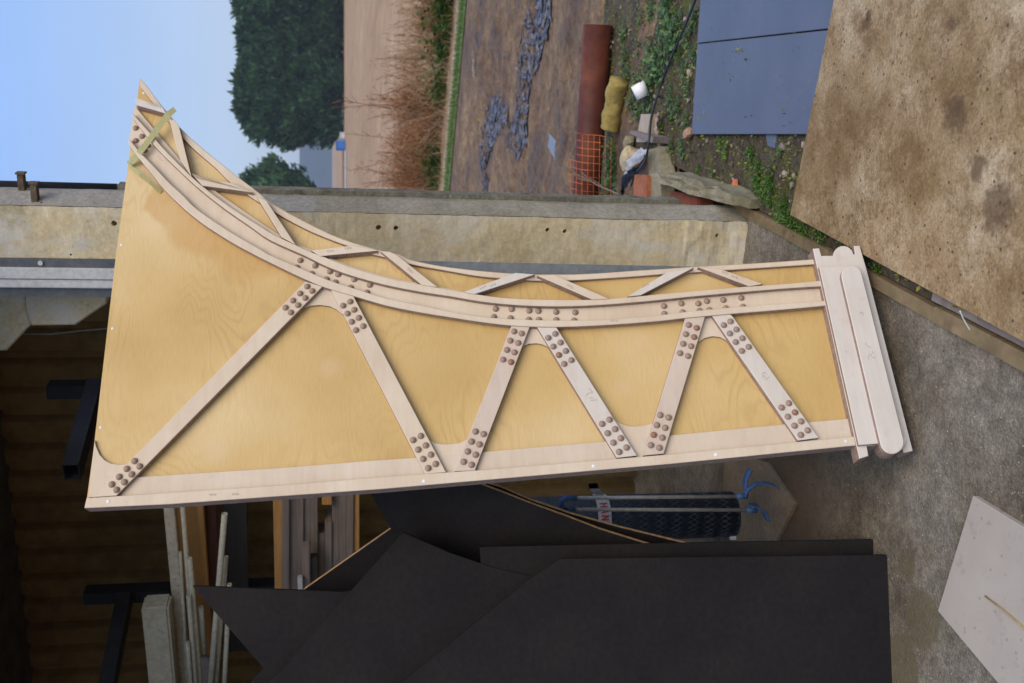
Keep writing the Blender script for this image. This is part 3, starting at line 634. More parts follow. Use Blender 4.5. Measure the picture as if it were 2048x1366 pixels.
T_ = [((363, 985), (393, 1366), 10, .30, 'cream tube running on behind the panel edge, longest'), ((379.5, 1116), (400, 1366), 10.5, .27, 'cream tube ending just above the lintel end'),
      ((377, 1190), (391, 1366), 9, .24, 'cream tube ending level with the lintel end'), ((375, 1284), (381, 1366), 8.5, .22, 'cream tube with its open end lowest of the left ones'),
      ((360.5, 1104), (375, 1366), 6.5, .31, 'thin cream tube nearest the flecked plank'), ((449.5, 1027), (421, 1366), 12, .24, 'thick cream tube slanting apart from the others, open end up'),
      ((452.5, 1113), (432, 1366), 9, .28, 'cream tube tucked below the thick slanting one'), ((401.5, 1214), (408.6, 1306), 10.5, .30, 'short cream tube lying on the orange board'),
      ((459, 1168), (447, 1400), 9.5, .22, 'cream tube partly hidden by the black board point')]
for p, q, wpx, off, lab in T_:
    a = wp(*p, off); b = wp(*q, off); L = 1.0 if 'short' in lab else 1.5
    d = (a-CAMP).dot(CF); tag(obj('plastic_tube', pipe(a, a + (b-a)*L, wpx/2*d/FPX, .0022), M_pvc, None, True), lab, 'tube', 'cream plastic tubes on the rack')
# ---------------------------------------------------------------- black boards leaning at the left
N = NT('black_board'); v = N.map(); a = N.noise(v, 3, 5, .6); b = N.noise(v, 60, 4, .6)
col = N.mix(.4, N.ramp(a, [(.3, (.0125, .012, .0125)), (.7, (.021, .019, .0185))]), N.ramp(b, [(.3, .3), (.7, .7)]), 'OVERLAY'); sc_ = N.ramp(N.noise(N.map((2, 9, 2), (0, 0, .3)), 3, 7, .8), [(.58, 0.), (.75, .22)]); col = N.mix(sc_, col, (.06, .055, .05)); M_bb = N.fin(col, .8, b, .1, .001, .1)
M_edge = m_mottle('ply_edge', (.42, .25, .11), (.58, .36, .17), 60, .8)
G0 = gz(1785, 1366); G1 = gz(1775, 1110); ge = (G1-G0).normalized(); gb = Vector((-ge.y, ge.x, 0))
def bboard(pts, back_off, lean, lab, edge_w=0, ed=ge):
    bk = Vector((-ed.y, ed.x, 0)); l = math.radians(lean)
    fr = Frame(G0 + gb*back_off, ed, Z*math.cos(l) + bk*math.sin(l)); P = fr.pl(pts); P = [(x, max(y, .001)) for x, y in P]
    e = empty('black_board', fr.M, lab, 'board', 'black painted boards leaning in a row')
    obj('face', prism(P, -.003, .0), M_bb, e); obj('core', prism(P, -.015 if edge_w else -.018, -.0031), M_edge if edge_w else M_bb, e)
    return e
bboard([(1900, 1480), (1773, 1110), (1120, 1118), (1060, 1158), (800, 1368), (700, 1480)], .0, 9, 'foremost black board with clipped corner, standing nearest the camera')
bboard([(806, 1065), (900, 1106), (985, 1135), (1065, 1153), (1250, 1140), (1350, 1480), (400, 1480), (560, 1345), (690, 1195)], .06, 9.5, 'black board rising to a blunt point with curved lower side')
bboard([(385, 1172), (520, 1178), (686, 1184), (900, 1150), (1000, 1480), (400, 1480), (527, 1336)], .09, 10, 'black board with a long sharp point overlapping the cream tubes')
bboard([(959, 1094), (1757, 1079), (1830, 1480), (990, 1480)], .075, 9, 'straight edged black board showing just behind the foremost one')
E1 = [(690, 900), (782, 1058), (608, 1180), (560, 1260), (1500, 1260), (1500, 1140), (1300, 1091), (1200, 1060), (1130, 1033), (1060, 1008), (1010, 988), (962, 970), (900, 930), (840, 900)]
bboard(E1, .30, 11, 'wide black board with curved raw ply edge, behind the straight one', 1, ST)
bboard([(930, 955), (1000, 975), (1060, 1001), (1145, 1030), (1240, 1056), (1374, 1089), (1500, 1125), (1500, 1260), (1000, 1260)], .36, 11, 'rearmost black board, only its curved ply edge showing', 1, ST)
# ---------------------------------------------------------------- wire roll, digger, mat
M_wire = m_mottle('dark_wire', (.012, .018, .026), (.035, .048, .062), 60, .5, .8, (.11, .13, .15), 160, bd=.004)
wr = gz(1488, 1035); wtop = None
t_ = (wr - CAMP).dot(CF); rr = 46*t_/FPX
wr2 = Vector((wr.x, wr.y + rr*.9, 0))
roll = empty('wire_mesh_roll', wr2, 'dark upright roll of wire mesh with a red and white tape band', 'wire roll')
bm = tube([wr2 + Z*.004, wr2 + Z*.95], rr, 40)
o = obj('mesh_core', bm, M_wire, roll, True, Matrix.Identity(4))
bm = bmesh.new()
for k in range(26):           # visible helical strands
    for sgn in (1, -1):
        pts = []
        for j in range(15):
            zz = .01 + j*.067; an = sgn*j*.45 + k*2*math.pi/26; pts.append(wr2 + Vector((math.cos(an)*(rr+.001), math.sin(an)*(rr+.001), zz)))
        tube(pts, .0011, 4, bm, cap=False)
obj('mesh_strands', bm, M_dgrey, roll, True, Matrix.Identity(4))
bz = H + (wp(1210, 1030, .3) - CAMP).z  # height of the band
v_ = ray(1210, 1030); tt = ((wr2.y - rr) - 0)/v_.y; bz = (CAMP + v_*tt).z
bm = bmesh.new(); hb = .042
ring = [[bm.verts.new(wr2 + Vector((math.cos(k*math.pi/24)*(rr+.004), math.sin(k*math.pi/24)*(rr+.004), bz + s*hb/1.6))) for k in range(48)] for s in (-1, 1)]
for k in range(48): bm.faces.new((ring[0][k], ring[0][(k+1) % 48], ring[1][(k+1) % 48], ring[1][k]))
M_tw = m_mottle('white_tape', (.42, .42, .42), (.55, .54, .53), 20); M_tr = m_mottle('red_print', (.38, .03, .03), (.5, .05, .045), 40)
tb = obj('tape_band', bm, M_tw, roll, True, Matrix.Identity(4))
GL = {'H': [[(0, 0), (0, 1)], [(.6, 0), (.6, 1)], [(0, .5), (.6, .5)]], 'A': [[(0, 0), (.3, 1), (.6, 0)], [(.12, .38), (.48, .38)]], 'N': [[(0, 0), (0, 1), (.6, 0), (.6, 1)]], 'D': [[(0, 0), (0, 1), (.35, .95), (.6, .6), (.6, .4), (.35, .05), (0, 0)]]}
bm = bmesh.new(); ax0 = math.atan2(-wr2.y, -wr2.x)
def band_pt(s, h):   # s: metres along the band (reading direction = clockwise seen from above), h: 0..1 letter height, upside down
    an = ax0 + .62 - s/rr; return wr2 + Vector((math.cos(an)*(rr+.0055), math.sin(an)*(rr+.0055), bz + .015 - h*.030))
x = 0
for chx in 'HAND':
    for st in GL[chx]:
        for p, q in zip(st, st[1:]):
            for k in range(3):
                a = Vector(p).lerp(Vector(q), k/3); b = Vector(p).lerp(Vector(q), (k+1)/3)
                tube([band_pt(x + a.x*.022, a.y), band_pt(x + b.x*.022, b.y)], .0022, 4, bm)
    x += .024
obj('lettering', bm, M_tr, roll, False, Matrix.Identity(4))
b0 = wp(1185, 985, 0)
fl = [band_pt(-.05, .5) , band_pt(-.05, .5) + Vector((.03, -.02, .03)), band_pt(-.05, .5) + Vector((.05, -.02, .035))]
bm = bmesh.new(); rows = [[bm.verts.new(p + Z*s*.018) for s in (-1, 1)] for p in fl]
for a, b in zip(rows, rows[1:]): bm.faces.new((a[0], a[1], b[1], b[0]))
bmesh.ops.solidify(bm, geom=list(bm.faces), thickness=.0006); obj('tape_end', bm, M_tw, roll, False, Matrix.Identity(4))
# twin pole digger
M_blue = m_mottle('blue_plastic', (.05, .11, .26), (.08, .16, .34), 20, .45, .1); M_pole = m_mottle('grey_tube', (.38, .37, .34), (.47, .46, .42), 8, .4, .1, metal=.2)
dgr = empty('post_hole_digger', gz(1560, 990), 'twin grey poles with blue grips and curved blue jaws, before the wire roll', 'hand tool')
DO = .0
def dp(px, py, dy=0.0):     # upright plane about 3.2 m in front of the camera
    v_ = ray(px, py); return CAMP + v_*((3.25 + dy)/v_.y)
obj('pole', tube([dp(1150, 996, .05), dp(1480, 993)], .0065, 12), M_pole, dgr, True, Matrix.Identity(4))
obj('pole', tube([dp(1150, 1019, .05), dp(1495, 1020)], .0065, 12), M_pole, dgr, True, Matrix.Identity(4))
obj('grip', tube([dp(1150, 1019, .05), dp(1135, 1021, .05), dp(1122, 1012, .05), dp(1122, 1002, .05), dp(1134, 996, .05), dp(1152, 996, .05)], .0105, 12), M_blue, dgr, True, Matrix.Identity(4))
obj('socket', tube([dp(1473, 993), dp(1494, 992)], .0105, 12), M_blue, dgr, True, Matrix.Identity(4))
obj('socket', tube([dp(1492, 1020), dp(1513, 1020)], .0105, 12), M_blue, dgr, True, Matrix.Identity(4))
def jaw(path, hw):
    bm = bmesh.new(); rows = []
    for i, p in enumerate(catmull([tuple(q) for q in path], 4)):
        p = Vector(p); rows.append([bm.verts.new(p + Vector((.2, .98, 0))*k*hw + Z*(.004 - .004*k*k)) for k in (-1, -.5, 0, .5, 1)])
    for a, b in zip(rows, rows[1:]):
        for k in range(4): bm.faces.new((a[k], a[k+1], b[k+1], b[k]))
    bmesh.ops.recalc_face_normals(bm, faces=bm.faces); bmesh.ops.solidify(bm, geom=list(bm.faces), thickness=.005)
    obj('jaw', bm, M_blue, dgr, True, Matrix.Identity(4))
jaw([dp(1488, 992), dp(1494, 980), dp(1508, 969), dp(1525, 965), dp(1545, 968), dp(1556, 974)], .012)
jaw([dp(1500, 1012), dp(1516, 1014), dp(1527, 1024), dp(1534, 1040)], .022)
jaw([dp(1492, 988, .02), dp(1489, 970, .03), dp(1492, 954, .03), dp(1500, 938, .03)], .016)
M_mat = m_mottle('tan_offcut', (.17, .12, .07), (.27, .20, .125), 6, .8, .3)
def slab(name, pts, z0, z1, mat, lab, cat, bev=.002, grp=None):
    P = [gz(x, y, z1) for x, y in pts]; return tag(obj(name, prism([(p.x, p.y) for p in P], z0, z1, bev=bev), mat), lab, cat, grp)
slab('board_offcut', [(1450, 900), (1531, 925), (1588, 1008), (1550, 1085), (1500, 1130), (1440, 1085)], .001, .016, M_mat, 'tan offcut lying on the concrete under the blue jaws', 'offcut')
p = gz(1478, 1073, .0); tag(obj('white_block', boxm(Matrix.Translation(p + Z*.02), .022, .02, .038, bev=.003), M_fill), 'tiny white block on the floor beside the wire roll', 'block')
# pale ply piece at lower right of the picture
N = NT('pale_ply'); v = N.map(); a = N.noise(v, 3, 5, .6); b = N.noise(v, 16, 5, .7)
col = N.ramp(a, [(.3, (.36, .32, .27)), (.7, (.45, .405, .35))]); col = N.mix(N.ramp(b, [(.56, 0.), (.68, .45)]), col, (.25, .22, .195))
lp = gz(2010, 1240, .02); col = N.mix(N.math('MULTIPLY', N.ramp(N.vor(v, 30), [(.1, 1.), (.16, 0.)]), .35), col, (.15, .13, .11)); M_pply = N.fin(col, .75, b, .2, .001, .2)
pf = slab('plywood_offcut', [(1945, 992), (2120, 1100), (2280, 1560), (2110, 1480), (1995, 1366), (1875, 1222)], .001, .017, M_pply, 'pale grey plywood offcut lying alone on the concrete yard', 'plywood')
M_str = m_mottle('straw', (.30, .21, .08), (.4, .3, .13), 50)
tag(obj('straw_blade', tube([gz(1970, 1192, .02), gz(2000, 1215, .021), gz(2030, 1240, .02), gz(2060, 1268, .02)], .0022, 6), M_str, None, True), 'yellow straw lying across the pale plywood offcut', 'straw')

# ================================================================ KERB AND NEAR GROUND OBJECTS
M_kerb = m_wood('kerb_timber', (.12, .085, .045), (.25, .185, .10), (9, 9, 9), 1.2, .85, .5, (.11, .105, .035))
kc = [gz(2048, 721, .03), gz(1469, 411, .03)]; kz = .03
k_in = k0 - kd*2.5; L = (kB - k_in).dot(kd)
def kbox(name, s0, s1, o0, o1, z0, z1, mat, lab, cat, bev=.004, skew=0):
    a = k0 + kd*s0 + kn*(o0+o1)/2; b = k0 + kd*s1 + kn*((o0+o1)/2 + skew); a.z = b.z = (z0+z1)/2
    M, Lx = alongM(a, b, Z); bm = boxm(M, Lx, z1-z0, abs(o1-o0)); bmesh.ops.subdivide_edges(bm, edges=[e for e in bm.edges if e.calc_length() > .5], cuts=40)
    for v_ in bm.verts: v_.co += noise.noise_vector(v_.co*7)*.0022
    return tag(obj(name, bm, mat), lab, cat)
mid = (kB-k0).dot(kd)
kbox('kerb_board', -2.2, .36, .002, .044, -.06, .016, M_kerb, 'nearer length of brown timber kerb board beside the concrete', 'kerb board')
kbox('kerb_board', .364, mid + .06, .002, .040, -.06, .013, M_kerb, 'farther mossy length of timber kerb board, ending at the concrete post', 'kerb board')
M_weath = m_wood('weathered_wood', (.15, .125, .115), (.26, .225, .21), (8, 8, 30), 1.2, .9, .4)
kbox('weathered_plank', -2.0, .40, .050, .095, -.04, .004, M_weath, 'grey weathered plank lying against the kerb under the large sheet', 'plank')
def curve_obj(name, pts, r, mat, lab, cat, seg=8): return tag(obj(name, tube(catmull([tuple(p) for p in pts], 5), r, seg), mat, None, True), lab, cat)
curve_obj('grass_stalk', [gz(1920, 622, .09), gz(1928, 640, .07), gz(1940, 660, .045)], .0018, m_mottle('bleached_stalk', (.6, .6, .6), (.7, .7, .7), 30), 'white dry stalk hanging over the kerb board', 'stalk')
# large dirty sheet
N = NT('dirty_sheet'); v = N.map(); a = N.noise(v, 2.6, 8, .72); b = N.noise(v, 9, 9, .8); c = N.noise(v, 110, 4, .7)
col = N.ramp(a, [(.34, (.18, .11, .045)), (.5, (.32, .225, .12)), (.66, (.46, .37, .24))])
col = N.mix(N.ramp(b, [(.48, 0.), (.60, .75)]), col, (.17, .10, .042)); col = N.mix(N.ramp(N.noise(v, 75, 5, .7), [(.60, 0.), (.66, .8)]), col, (.11, .07, .035)); col = N.mix(N.ramp(N.noise(v, 6, 7, .7), [(.55, 0.), (.68, .7)]), col, (.22, .15, .06))
gr = N.math('FRACT', N.math('MULTIPLY', N.noise(N.map((2.2, 9, 1), (0, 0, .5)), 1.1, 4, .5, .2), 22.0)); pt = N.ramp(N.noise(v, 2.1, 2, .5), [(.44, 0.), (.58, .7)])
col = N.mix(pt, col, N.mix(1.0, col, N.ramp(gr, [(0, .38), (.3, .55), (.8, .55), (1, .38)]), 'OVERLAY'))
col = N.mix(.6, col, N.ramp(c, [(.3, .25), (.7, .75)]), 'OVERLAY')
for q, r in (((1912, 232), .050), ((1908, 212), .035), ((1732, 45), .028), ((1738, 30), .022), ((1905, 48), .028), ((2000, 420), .07), ((1955, 330), .04)):
    col = N.mix(N.math('MULTIPLY', spot(N, v, gz(*q, .034), r*1.05, .5, r*2.2), .7), col, (.09, .055, .028))
dsp = N.ramp(N.vor(v, 24), [(.09, 1.), (.125, 0.)]); col = N.mix(N.math('MULTIPLY', dsp, .75), col, (.05, .033, .02))
M_dirty = N.fin(col, .8, N.math('ADD', b, c), .35, .003, .2)
zt = .034; A0 = gz(1580, 430, zt); dA = (gz(1667, 0, zt) - A0).normalized(); dB = (gz(2048, 685, zt) - A0).normalized()
PL = [A0, A0 + dB*2.44, A0 + dB*2.44 + dA*1.9, A0 + dA*1.9]
o = obj('stained_sheet', prism([(p.x, p.y) for p in PL], zt-.012, zt, bev=.0015), M_dirty); tag(o, 'large stained plywood sheet lying over the weedy soil and kerb', 'plywood sheet')
# blue grey sheets on the soil
N = NT('blue_grey_sheet'); v = N.map(); a = N.noise(v, 3, 4, .6); sp = N.ramp(N.noise(v, 45, 4, .7), [(.6, 0.), (.68, .35)])
col = N.ramp(a, [(.3, (.092, .115, .170)), (.7, (.115, .140, .20))]); col = N.mix(N.math('MULTIPLY', N.math('MULTIPLY', sp, 2.2), N.ramp(N.noise(v, 4, 3), [(.42, 0.), (.58, 1.)])), col, (.24, .17, .11)); M_bg = N.fin(col, .5, N.noise(N.map((60, 60, 60)), 1, 2), .05, .001, .3)
slab('grey_sheet', [(1655, 60), (1395, 88), (1383, 268.5), (1640, 268.5)], .005, .0175, M_bg, 'blue grey sheet lying nearest the post, brown dust on it', 'sheet')
slab('grey_sheet', [(1680, -120), (1408, -100), (1394, 86), (1675, 55)], .0065, .0215, M_bg, 'blue grey sheet farthest from the post, lapped over the other', 'sheet')
slab('metal_leg', [(1530, 266), (1553, 266), (1548, 297), (1535, 292)], -.01, .004, M_bg, 'small blue grey leg poking out under the grey sheet', 'leg')
o = slab('earth_pad', [(1420, 60), (1600, 40), (1580, 235), (1430, 235)], -.03, .0045, M_soil, 'low earth bed under the blue grey sheets', 'earth'); o['kind'] = 'structure'
del o['label'], o['category']
# rusty pipe
N = NT('rusty_pipe'); v = N.map((1, 1, 1)); a = N.noise(v, 3, 5, .6); b = N.noise(v, 30, 5, .7)
col = N.ramp(a, [(.3, (.05, .012, .010)), (.5, (.105, .028, .015)), (.7, (.21, .065, .028))]); col = N.mix(.4, col, N.ramp(b, [(.3, .3), (.7, .7)]), 'OVERLAY'); M_rp = N.fin(col, .6, b, .2, .002, .3)
ra = gz(1196, 50, .08); rb = gz(1172, 400, .08); rl = rb + (rb-ra)*.6
tag(obj('rusty_pipe', pipe(ra, rl, .083, .008, 40), M_rp, None, True), 'thick rusty red steel pipe lying on the mud', 'pipe')
# rubble by the post
def rock(c, sx, sy, sz, rot=0, jit=.2, seed=0, n=2):
    bm = bmesh.new(); bmesh.ops.create_icosphere(bm, subdivisions=n, radius=1)
    for v_ in bm.verts:
        d = noise.noise(v_.co*1.5 + Vector((seed*7.1, seed*3.3, 0))); v_.co *= 1 + d*jit*2
        v_.co = Vector([math.copysign(abs(q)**.7, q) for q in v_.co])
        v_.co.x *= sx; v_.co.y *= sy; v_.co.z *= sz
    bm.transform(Matrix.Translation(c) @ Matrix.Rotation(rot, 4, 'Z')); return bm
def prism_w(pts, z0, z1, mat, name, lab, cat, bev=.006, jit=.003, grp=None):
    P = [gz(x, y, z1) for x, y in pts]; bm = prism([(p.x, p.y) for p in P], z0, z1)
    bmesh.ops.subdivide_edges(bm, edges=list(bm.edges), cuts=3, use_grid_fill=True)
    for v_ in bm.verts: v_.co += noise.noise_vector(v_.co*14)*jit
    return tag(obj(name, bm, mat), lab, cat, grp)
M_moss = m_mottle('mossy_concrete', (.20, .18, .11), (.32, .29, .20), 8, .9, .6, (.13, .12, .02), 40, bd=.006)
M_brk = m_mottle('red_brick', (.27, .085, .04), (.38, .15, .075), 14, .9, .5, (.45, .3, .2), 60, bd=.004)
M_brkd = m_mottle('soot_brick', (.10, .05, .035), (.28, .07, .035), 9, .9, .5, None, 60, bd=.004)
prism_w([(1302, 347), (1330, 345), (1425, 372), (1466, 392), (1462, 412), (1380, 388), (1310, 362)], -.03, .11, M_moss, 'broken_concrete', 'long broken mossy concrete lump ending at the post foot', 'concrete rubble', jit=.014)
bk = empty('brick', gz(1390, 400, 0), 'burnt red brick lying under the mossy concrete by the post', 'brick')
a = gz(1352, 402, .04); b = gz(1412, 415, .04); obj('body', bar(a, b, .075, .09, bev=.008), M_brkd, bk, False, Matrix.Identity(4))
a = gz(1280, 345, 0); bq = gz(1282, 400, 0)
ob = prism_w([(1269, 349), (1293, 350), (1293, 420), (1265, 420)], -.02, .075, M_brk, 'brick', 'orange red brick lying on the soil behind the post', 'brick', jit=.002)
prism_w([(1296, 300), (1318, 292), (1322, 345), (1322, 420), (1298, 420)], -.02, .05, M_moss, 'concrete_block', 'mossy concrete block between the orange brick and broken concrete', 'concrete block', jit=.006)
tag(obj('stone', rock(gz(1262, 318, .04), .055, .075, .05, .3, .2, 3, 3), m_mottle('cream_stone', (.40, .32, .18), (.52, .44, .28), 14, .9, .6, None, 60, bd=.006), None, False), 'lumpy cream stone beside the orange mesh', 'stone')
tag(obj('stone', rock(gz(1257, 285, .03), .03, .04, .03, .3, .2, 5, 2), M_moss), 'small tan stone just beyond the cream stone', 'stone')
tag(obj('stone', rock(gz(1376, 267, .015), .022, .035, .02, .2, .15, 8, 2), m_mottle('pink_stone', (.34, .20, .13), (.42, .27, .19), 20)), 'pink brown stone at the corner of the grey sheet', 'stone')
tag(obj('brick_fragment', rock(gz(1470, 370, .01), .026, .022, .012, .2, .3, 9, 1), m_mottle('orange_frag', (.48, .14, .06), (.58, .2, .1), 20)), 'bright orange brick fragment on the dark soil', 'brick fragment')
M_bag = m_mottle('white_bag', (.66, .68, .74), (.80, .82, .86), 12, .4, .4)
def crumple(name, path, wds, z, mat, lab, cat, amp=.02, amp2=.01, n=30, mm=8, mud=False):
    cp = [gz(x, y, z) for x, y in path]; C_ = catmull([tuple(p) for p in cp], n//max(1, len(cp)-1)); bm = bmesh.new(); rows = []
    for i, p in enumerate(C_):
        p = Vector(p); a = Vector(C_[max(i-1, 0)]); b = Vector(C_[min(i+1, len(C_)-1)]); d = (b-a).normalized(); s = Vector((-d.y, d.x, 0)); f = i/(len(C_)-1)*(len(wds)-1); k = int(min(f, len(wds)-2)); wd = wds[k] + (wds[k+1]-wds[k])*(f-k)
        r = []
        for j in range(mm+1):
            q = p + s*(j/mm-.5)*wd; nz = noise.fractal(q*18, 1, 2, 4); nz2 = noise.noise(q*60)
            if mud:
                q = q + s*nz*.10; u_ = (q - gA).dot(gd); w_ = (q - gA).dot(gn); q.z = -.025 + max(-.03, mud_h(u_, w_))*.85 + .0045 + nz*.018 + nz2*.006
                r.append(bm.verts.new(q)); continue
            q = q + s*nz*amp + Vector((0, 0, 1))*(abs(nz)*amp + nz2*amp2 + math.sin(math.pi*j/mm)*wd*(.22 if wd < .12 else .06)); r.append(bm.verts.new(q))
        rows.append(r)
    for a, b in zip(rows, rows[1:]):
        for j in range(mm): bm.faces.new((a[j], a[j+1], b[j+1], b[j]))
    bmesh.ops.solidify(bm, geom=list(bm.faces), thickness=.001)
    return tag(obj(name, bm, mat, None, True), lab, cat)
crumple('plastic_bag', [(1252, 345), (1265, 322), (1280, 312), (1296, 303)], [.02, .06, .06, .02], .10, M_bag, 'crumpled white plastic bag over the cream stone', 'plastic bag')
crumple('bin_liner', [(1246, 395), (1250, 370), (1262, 350), (1280, 335)], [.03, .06, .06, .02], .07, m_mottle('black_plastic', (.012, .013, .018), (.03, .03, .04), 20, .35, .4), 'black plastic liner crumpled beside the orange brick', 'plastic bag')
cu = empty('plastic_cup', gz(1281, 181, 0), 'white plastic pot lying among green weeds', 'pot'); cp = gz(1281, 181, .05)
obj('wall', pipe(cp - Vector((.03, 0, .015)), cp + Vector((.03, -.01, .02)), .036, .003, 20), m_mottle('white_plastic', (.85, .86, .88), (.93, .94, .95), 10, .4), cu, True, Matrix.Identity(4))
obj('base', tube([cp - Vector((.03, 0, .015)), cp - Vector((.026, 0, .013))], .0355, 20), bpy.data.materials['white_plastic'], cu, True, Matrix.Identity(4))
M_yl = m_mottle('mossy_log', (.25, .19, .05), (.36, .28, .09), 9, .9, .6, (.2, .07, .02), 40, bd=.006)
lg = tube([gz(1238 - k*.68, 160 + k*3.5, .05) for k in range(28)], .056, 22)
for v_ in lg.verts: v_.co += noise.noise_vector(v_.co*11)*.014 + noise.noise_vector(v_.co*40)*.004
tag(obj('mossy_log', lg, M_yl, None, True), 'yellow mossy short log lying against the rusty pipe', 'log')
prism_w([(1282, 228), (1301, 228), (1292, 284), (1272, 284)], -.02, .055, m_wood('pale_post', (.34, .28, .20), (.44, .37, .28), (9, 9, 9)), 'timber_offcut', 'pale square timber offcut under a dark cross piece', 'offcut', jit=.001)
prism_w([(1258, 266), (1262, 260), (1306, 274), (1304, 286)], .0, .09, M_weath, 'timber_offcut', 'dark grey cross piece lying on the pale timber offcut', 'offcut', jit=.002)
crumple('rag_strip', [(1322, 222), (1314, 240), (1314, 262), (1320, 285), (1319, 318)], [.02, .03, .028, .035, .02], .02, m_mottle('dirty_foam', (.50, .44, .36), (.64, .58, .50), 30, .9, .6), 'ragged dirty white strip lying on the soil', 'rag', .015, .008, 40, 5)
curve_obj('cable', [gz(1398, -20, .03), gz(1375, 40, .03), gz(1345, 110, .04), gz(1318, 180, .05), gz(1303, 235, .10), gz(1298, 280, .13), gz(1290, 320, .12), gz(1270, 350, .05), gz(1262, 372, .02)], .0055, M_black, 'black cable curving across the weeds and rubble', 'cable')
# orange barrier mesh and dead branch
M_or = m_mottle('orange_mesh', (.55, .13, .03), (.66, .19, .05), 20, .5)
def onet(px, py, off=0): 
    v_ = ray(px, py); f = (px-1142)/80; return CAMP + v_*((5.35 + off - .0*f)/v_.y)
bm = bmesh.new()
def npt(i, j):
    px = 1142 + 11.5*i + (j)*.2 - j*.35; py = 262 + j*14.2 + i*2.2 + math.sin(i*.9)*2
    return onet(px, py, .05*math.sin(i*.7 + j*.4))
for j in range(11): tube([npt(i + (0 if j % 2 else .0), j) for i in range(0 if j > 3 else 1, 8)], .0017, 5, bm)
for i in range(8): tube([npt(i, j) for j in range(0 if i > 1 else 4, 11)], .0014, 5, bm)
tag(obj('barrier_mesh', bm, M_or, None, True), 'orange plastic barrier mesh standing in front of the rusty pipe end', 'barrier mesh')
M_tw2 = m_mottle('dead_twig', (.30, .22, .16), (.42, .33, .26), 30, .9)
def branch(bm, p, d, L, r, dep, rng, spread=.5):
    q = p + d*L; mid_ = (p+q)/2 + Vector([rng.uniform(-1, 1) for _ in range(3)])*L*.06
    tube([p, mid_, q], r, 4, bm, r2=r*.6, cap=False)
    if dep:
        for k in range(rng.randint(2, 4)):
            f = rng.uniform(.3, 1); dd = (d + Vector([rng.uniform(-1, 1) for _ in range(3)])*spread).normalized(); branch(bm, p.lerp(q, f), dd, L*rng.uniform(.35, .6), r*.55, dep-1, rng, spread)
rng = random.Random(3); bm = bmesh.new(); a = onet(1236, 388, -.3); b = onet(1132, 337, -.3); branch(bm, a, (b-a).normalized(), (b-a).length*.8, .005, 4, rng, .30)
tag(obj('dead_branch', bm, M_tw2, None, True), 'grey dead twiggy branch leaning over the orange mesh', 'branch')
# plastic film trodden into the mud, wrapped yellow scrap
N = NT('muddy_film'); v = N.map(); a = N.noise(v, 9, 7, .75, .6); b = N.noise(v, 26, 5, .7)
col = N.ramp(a, [(.36, (.035, .04, .055)), (.47, (.17, .20, .29)), (.58, (.42, .45, .53)), (.66, (.10, .12, .17))]); col = N.mix(N.ramp(b, [(.48, 0.), (.56, .85)]), col, (.21, .15, .10))
M_film = N.fin(col, .32, b, .9, .012, .5)
crumple('plastic_film', [(1094, -30), (1075, 30), (1062, 85), (1050, 125), (1052, 165), (1048, 215), (1040, 262), (1020, 268)], [.5, .7, .6, .5, .3, .4, .42, .15], -.025, M_film, 'long wet blue grey plastic film trodden into the mud', 'plastic film', .03, .016, 260, 44, mud=True)
crumple('plastic_film', [(1012, 232), (985, 240), (974, 270), (968, 320), (973, 395), (975, 430)], [.15, .45, .36, .34, .2, .12], -.02, M_film, 'separate twisted end of film lying nearer the verge', 'plastic film', .03, .016, 200, 36, mud=True)
M_pud = m_mottle('puddle', (.12, .11, .12), (.19, .18, .20), 5, .22, .05, None, 30, .6)
for pts, lab in (([(1077, 222), (1083, 235), (1093, 262), (1104, 282), (1108, 298), (1103, 316), (1097, 300), (1090, 282), (1082, 268), (1078, 245)], 0), ([(1000, 98), (1010, 105), (1022, 128), (1032, 140), (1022, 136), (1010, 122)], 1)):
    cx_ = sum(p[0] for p in pts)/len(pts); cy_ = sum(p[1] for p in pts)/len(pts); P = [gz(cx_ + (x-cx_)*1.8, cy_ + (y-cy_)*1.15, -.049) for x, y in pts]; bm = bmesh.new(); bm.faces.new([bm.verts.new(p) for p in P]); tag(obj('puddle', bm, M_pud), kind='structure')
crumple('yellow_scrap', [(972, 196), (972, 215), (966, 240), (956, 240)], [.03, .07, .05, .03], 0, m_mottle('yellow_plastic', (.45, .30, .02), (.6, .42, .04), 20, .5), 'bright yellow plastic scrap in the mud near the verge', 'scrap', .02, .01)
crumple('pale_scrap', [(948, 118), (948, 140), (950, 158)], [.03, .06, .02], 0, m_mottle('pale_scrap', (.4, .36, .3), (.5, .46, .4), 20), 'pale scrap lying in the mud by the verge', 'scrap', .02, .01)

# ================================================================ VEGETATION
def leaf_mat(name, c1, c2, sc=9, rough=.6):
    N = NT(name); v = N.map(); g = N.n('ShaderNodeNewGeometry'); a = N.noise(v, sc, 4, .6); k_ = .3 if sc < 1 else .6
    f = N.math('ADD', N.math('MULTIPLY', g.outputs['Random Per Island'], k_), N.math('MULTIPLY', a, 1-k_))
    if sc < 1: f = N.math('ADD', N.math('MULTIPLY', N.math('SUBTRACT', f, .5), 2.2), .5)
    return N.fin(N.ramp(f, [(.2, c1), (.8, c2)]), rough, spec=.25)
def quad(bm, p, u, v):
    bm.faces.new([bm.verts.new(q) for q in (p, p + u*.5 + v*.5, p + u, p + u*.5 - v*.5)])
def rv(r): return Vector((r.gauss(0, 1), r.gauss(0, 1), r.gauss(0, 1))).normalized()
M_con = leaf_mat('conifer_green', (.008, .028, .010), (.065, .145, .05), .8, .8)
M_bark = m_mottle('bark', (.05, .035, .025), (.09, .065, .045), 5, .9)
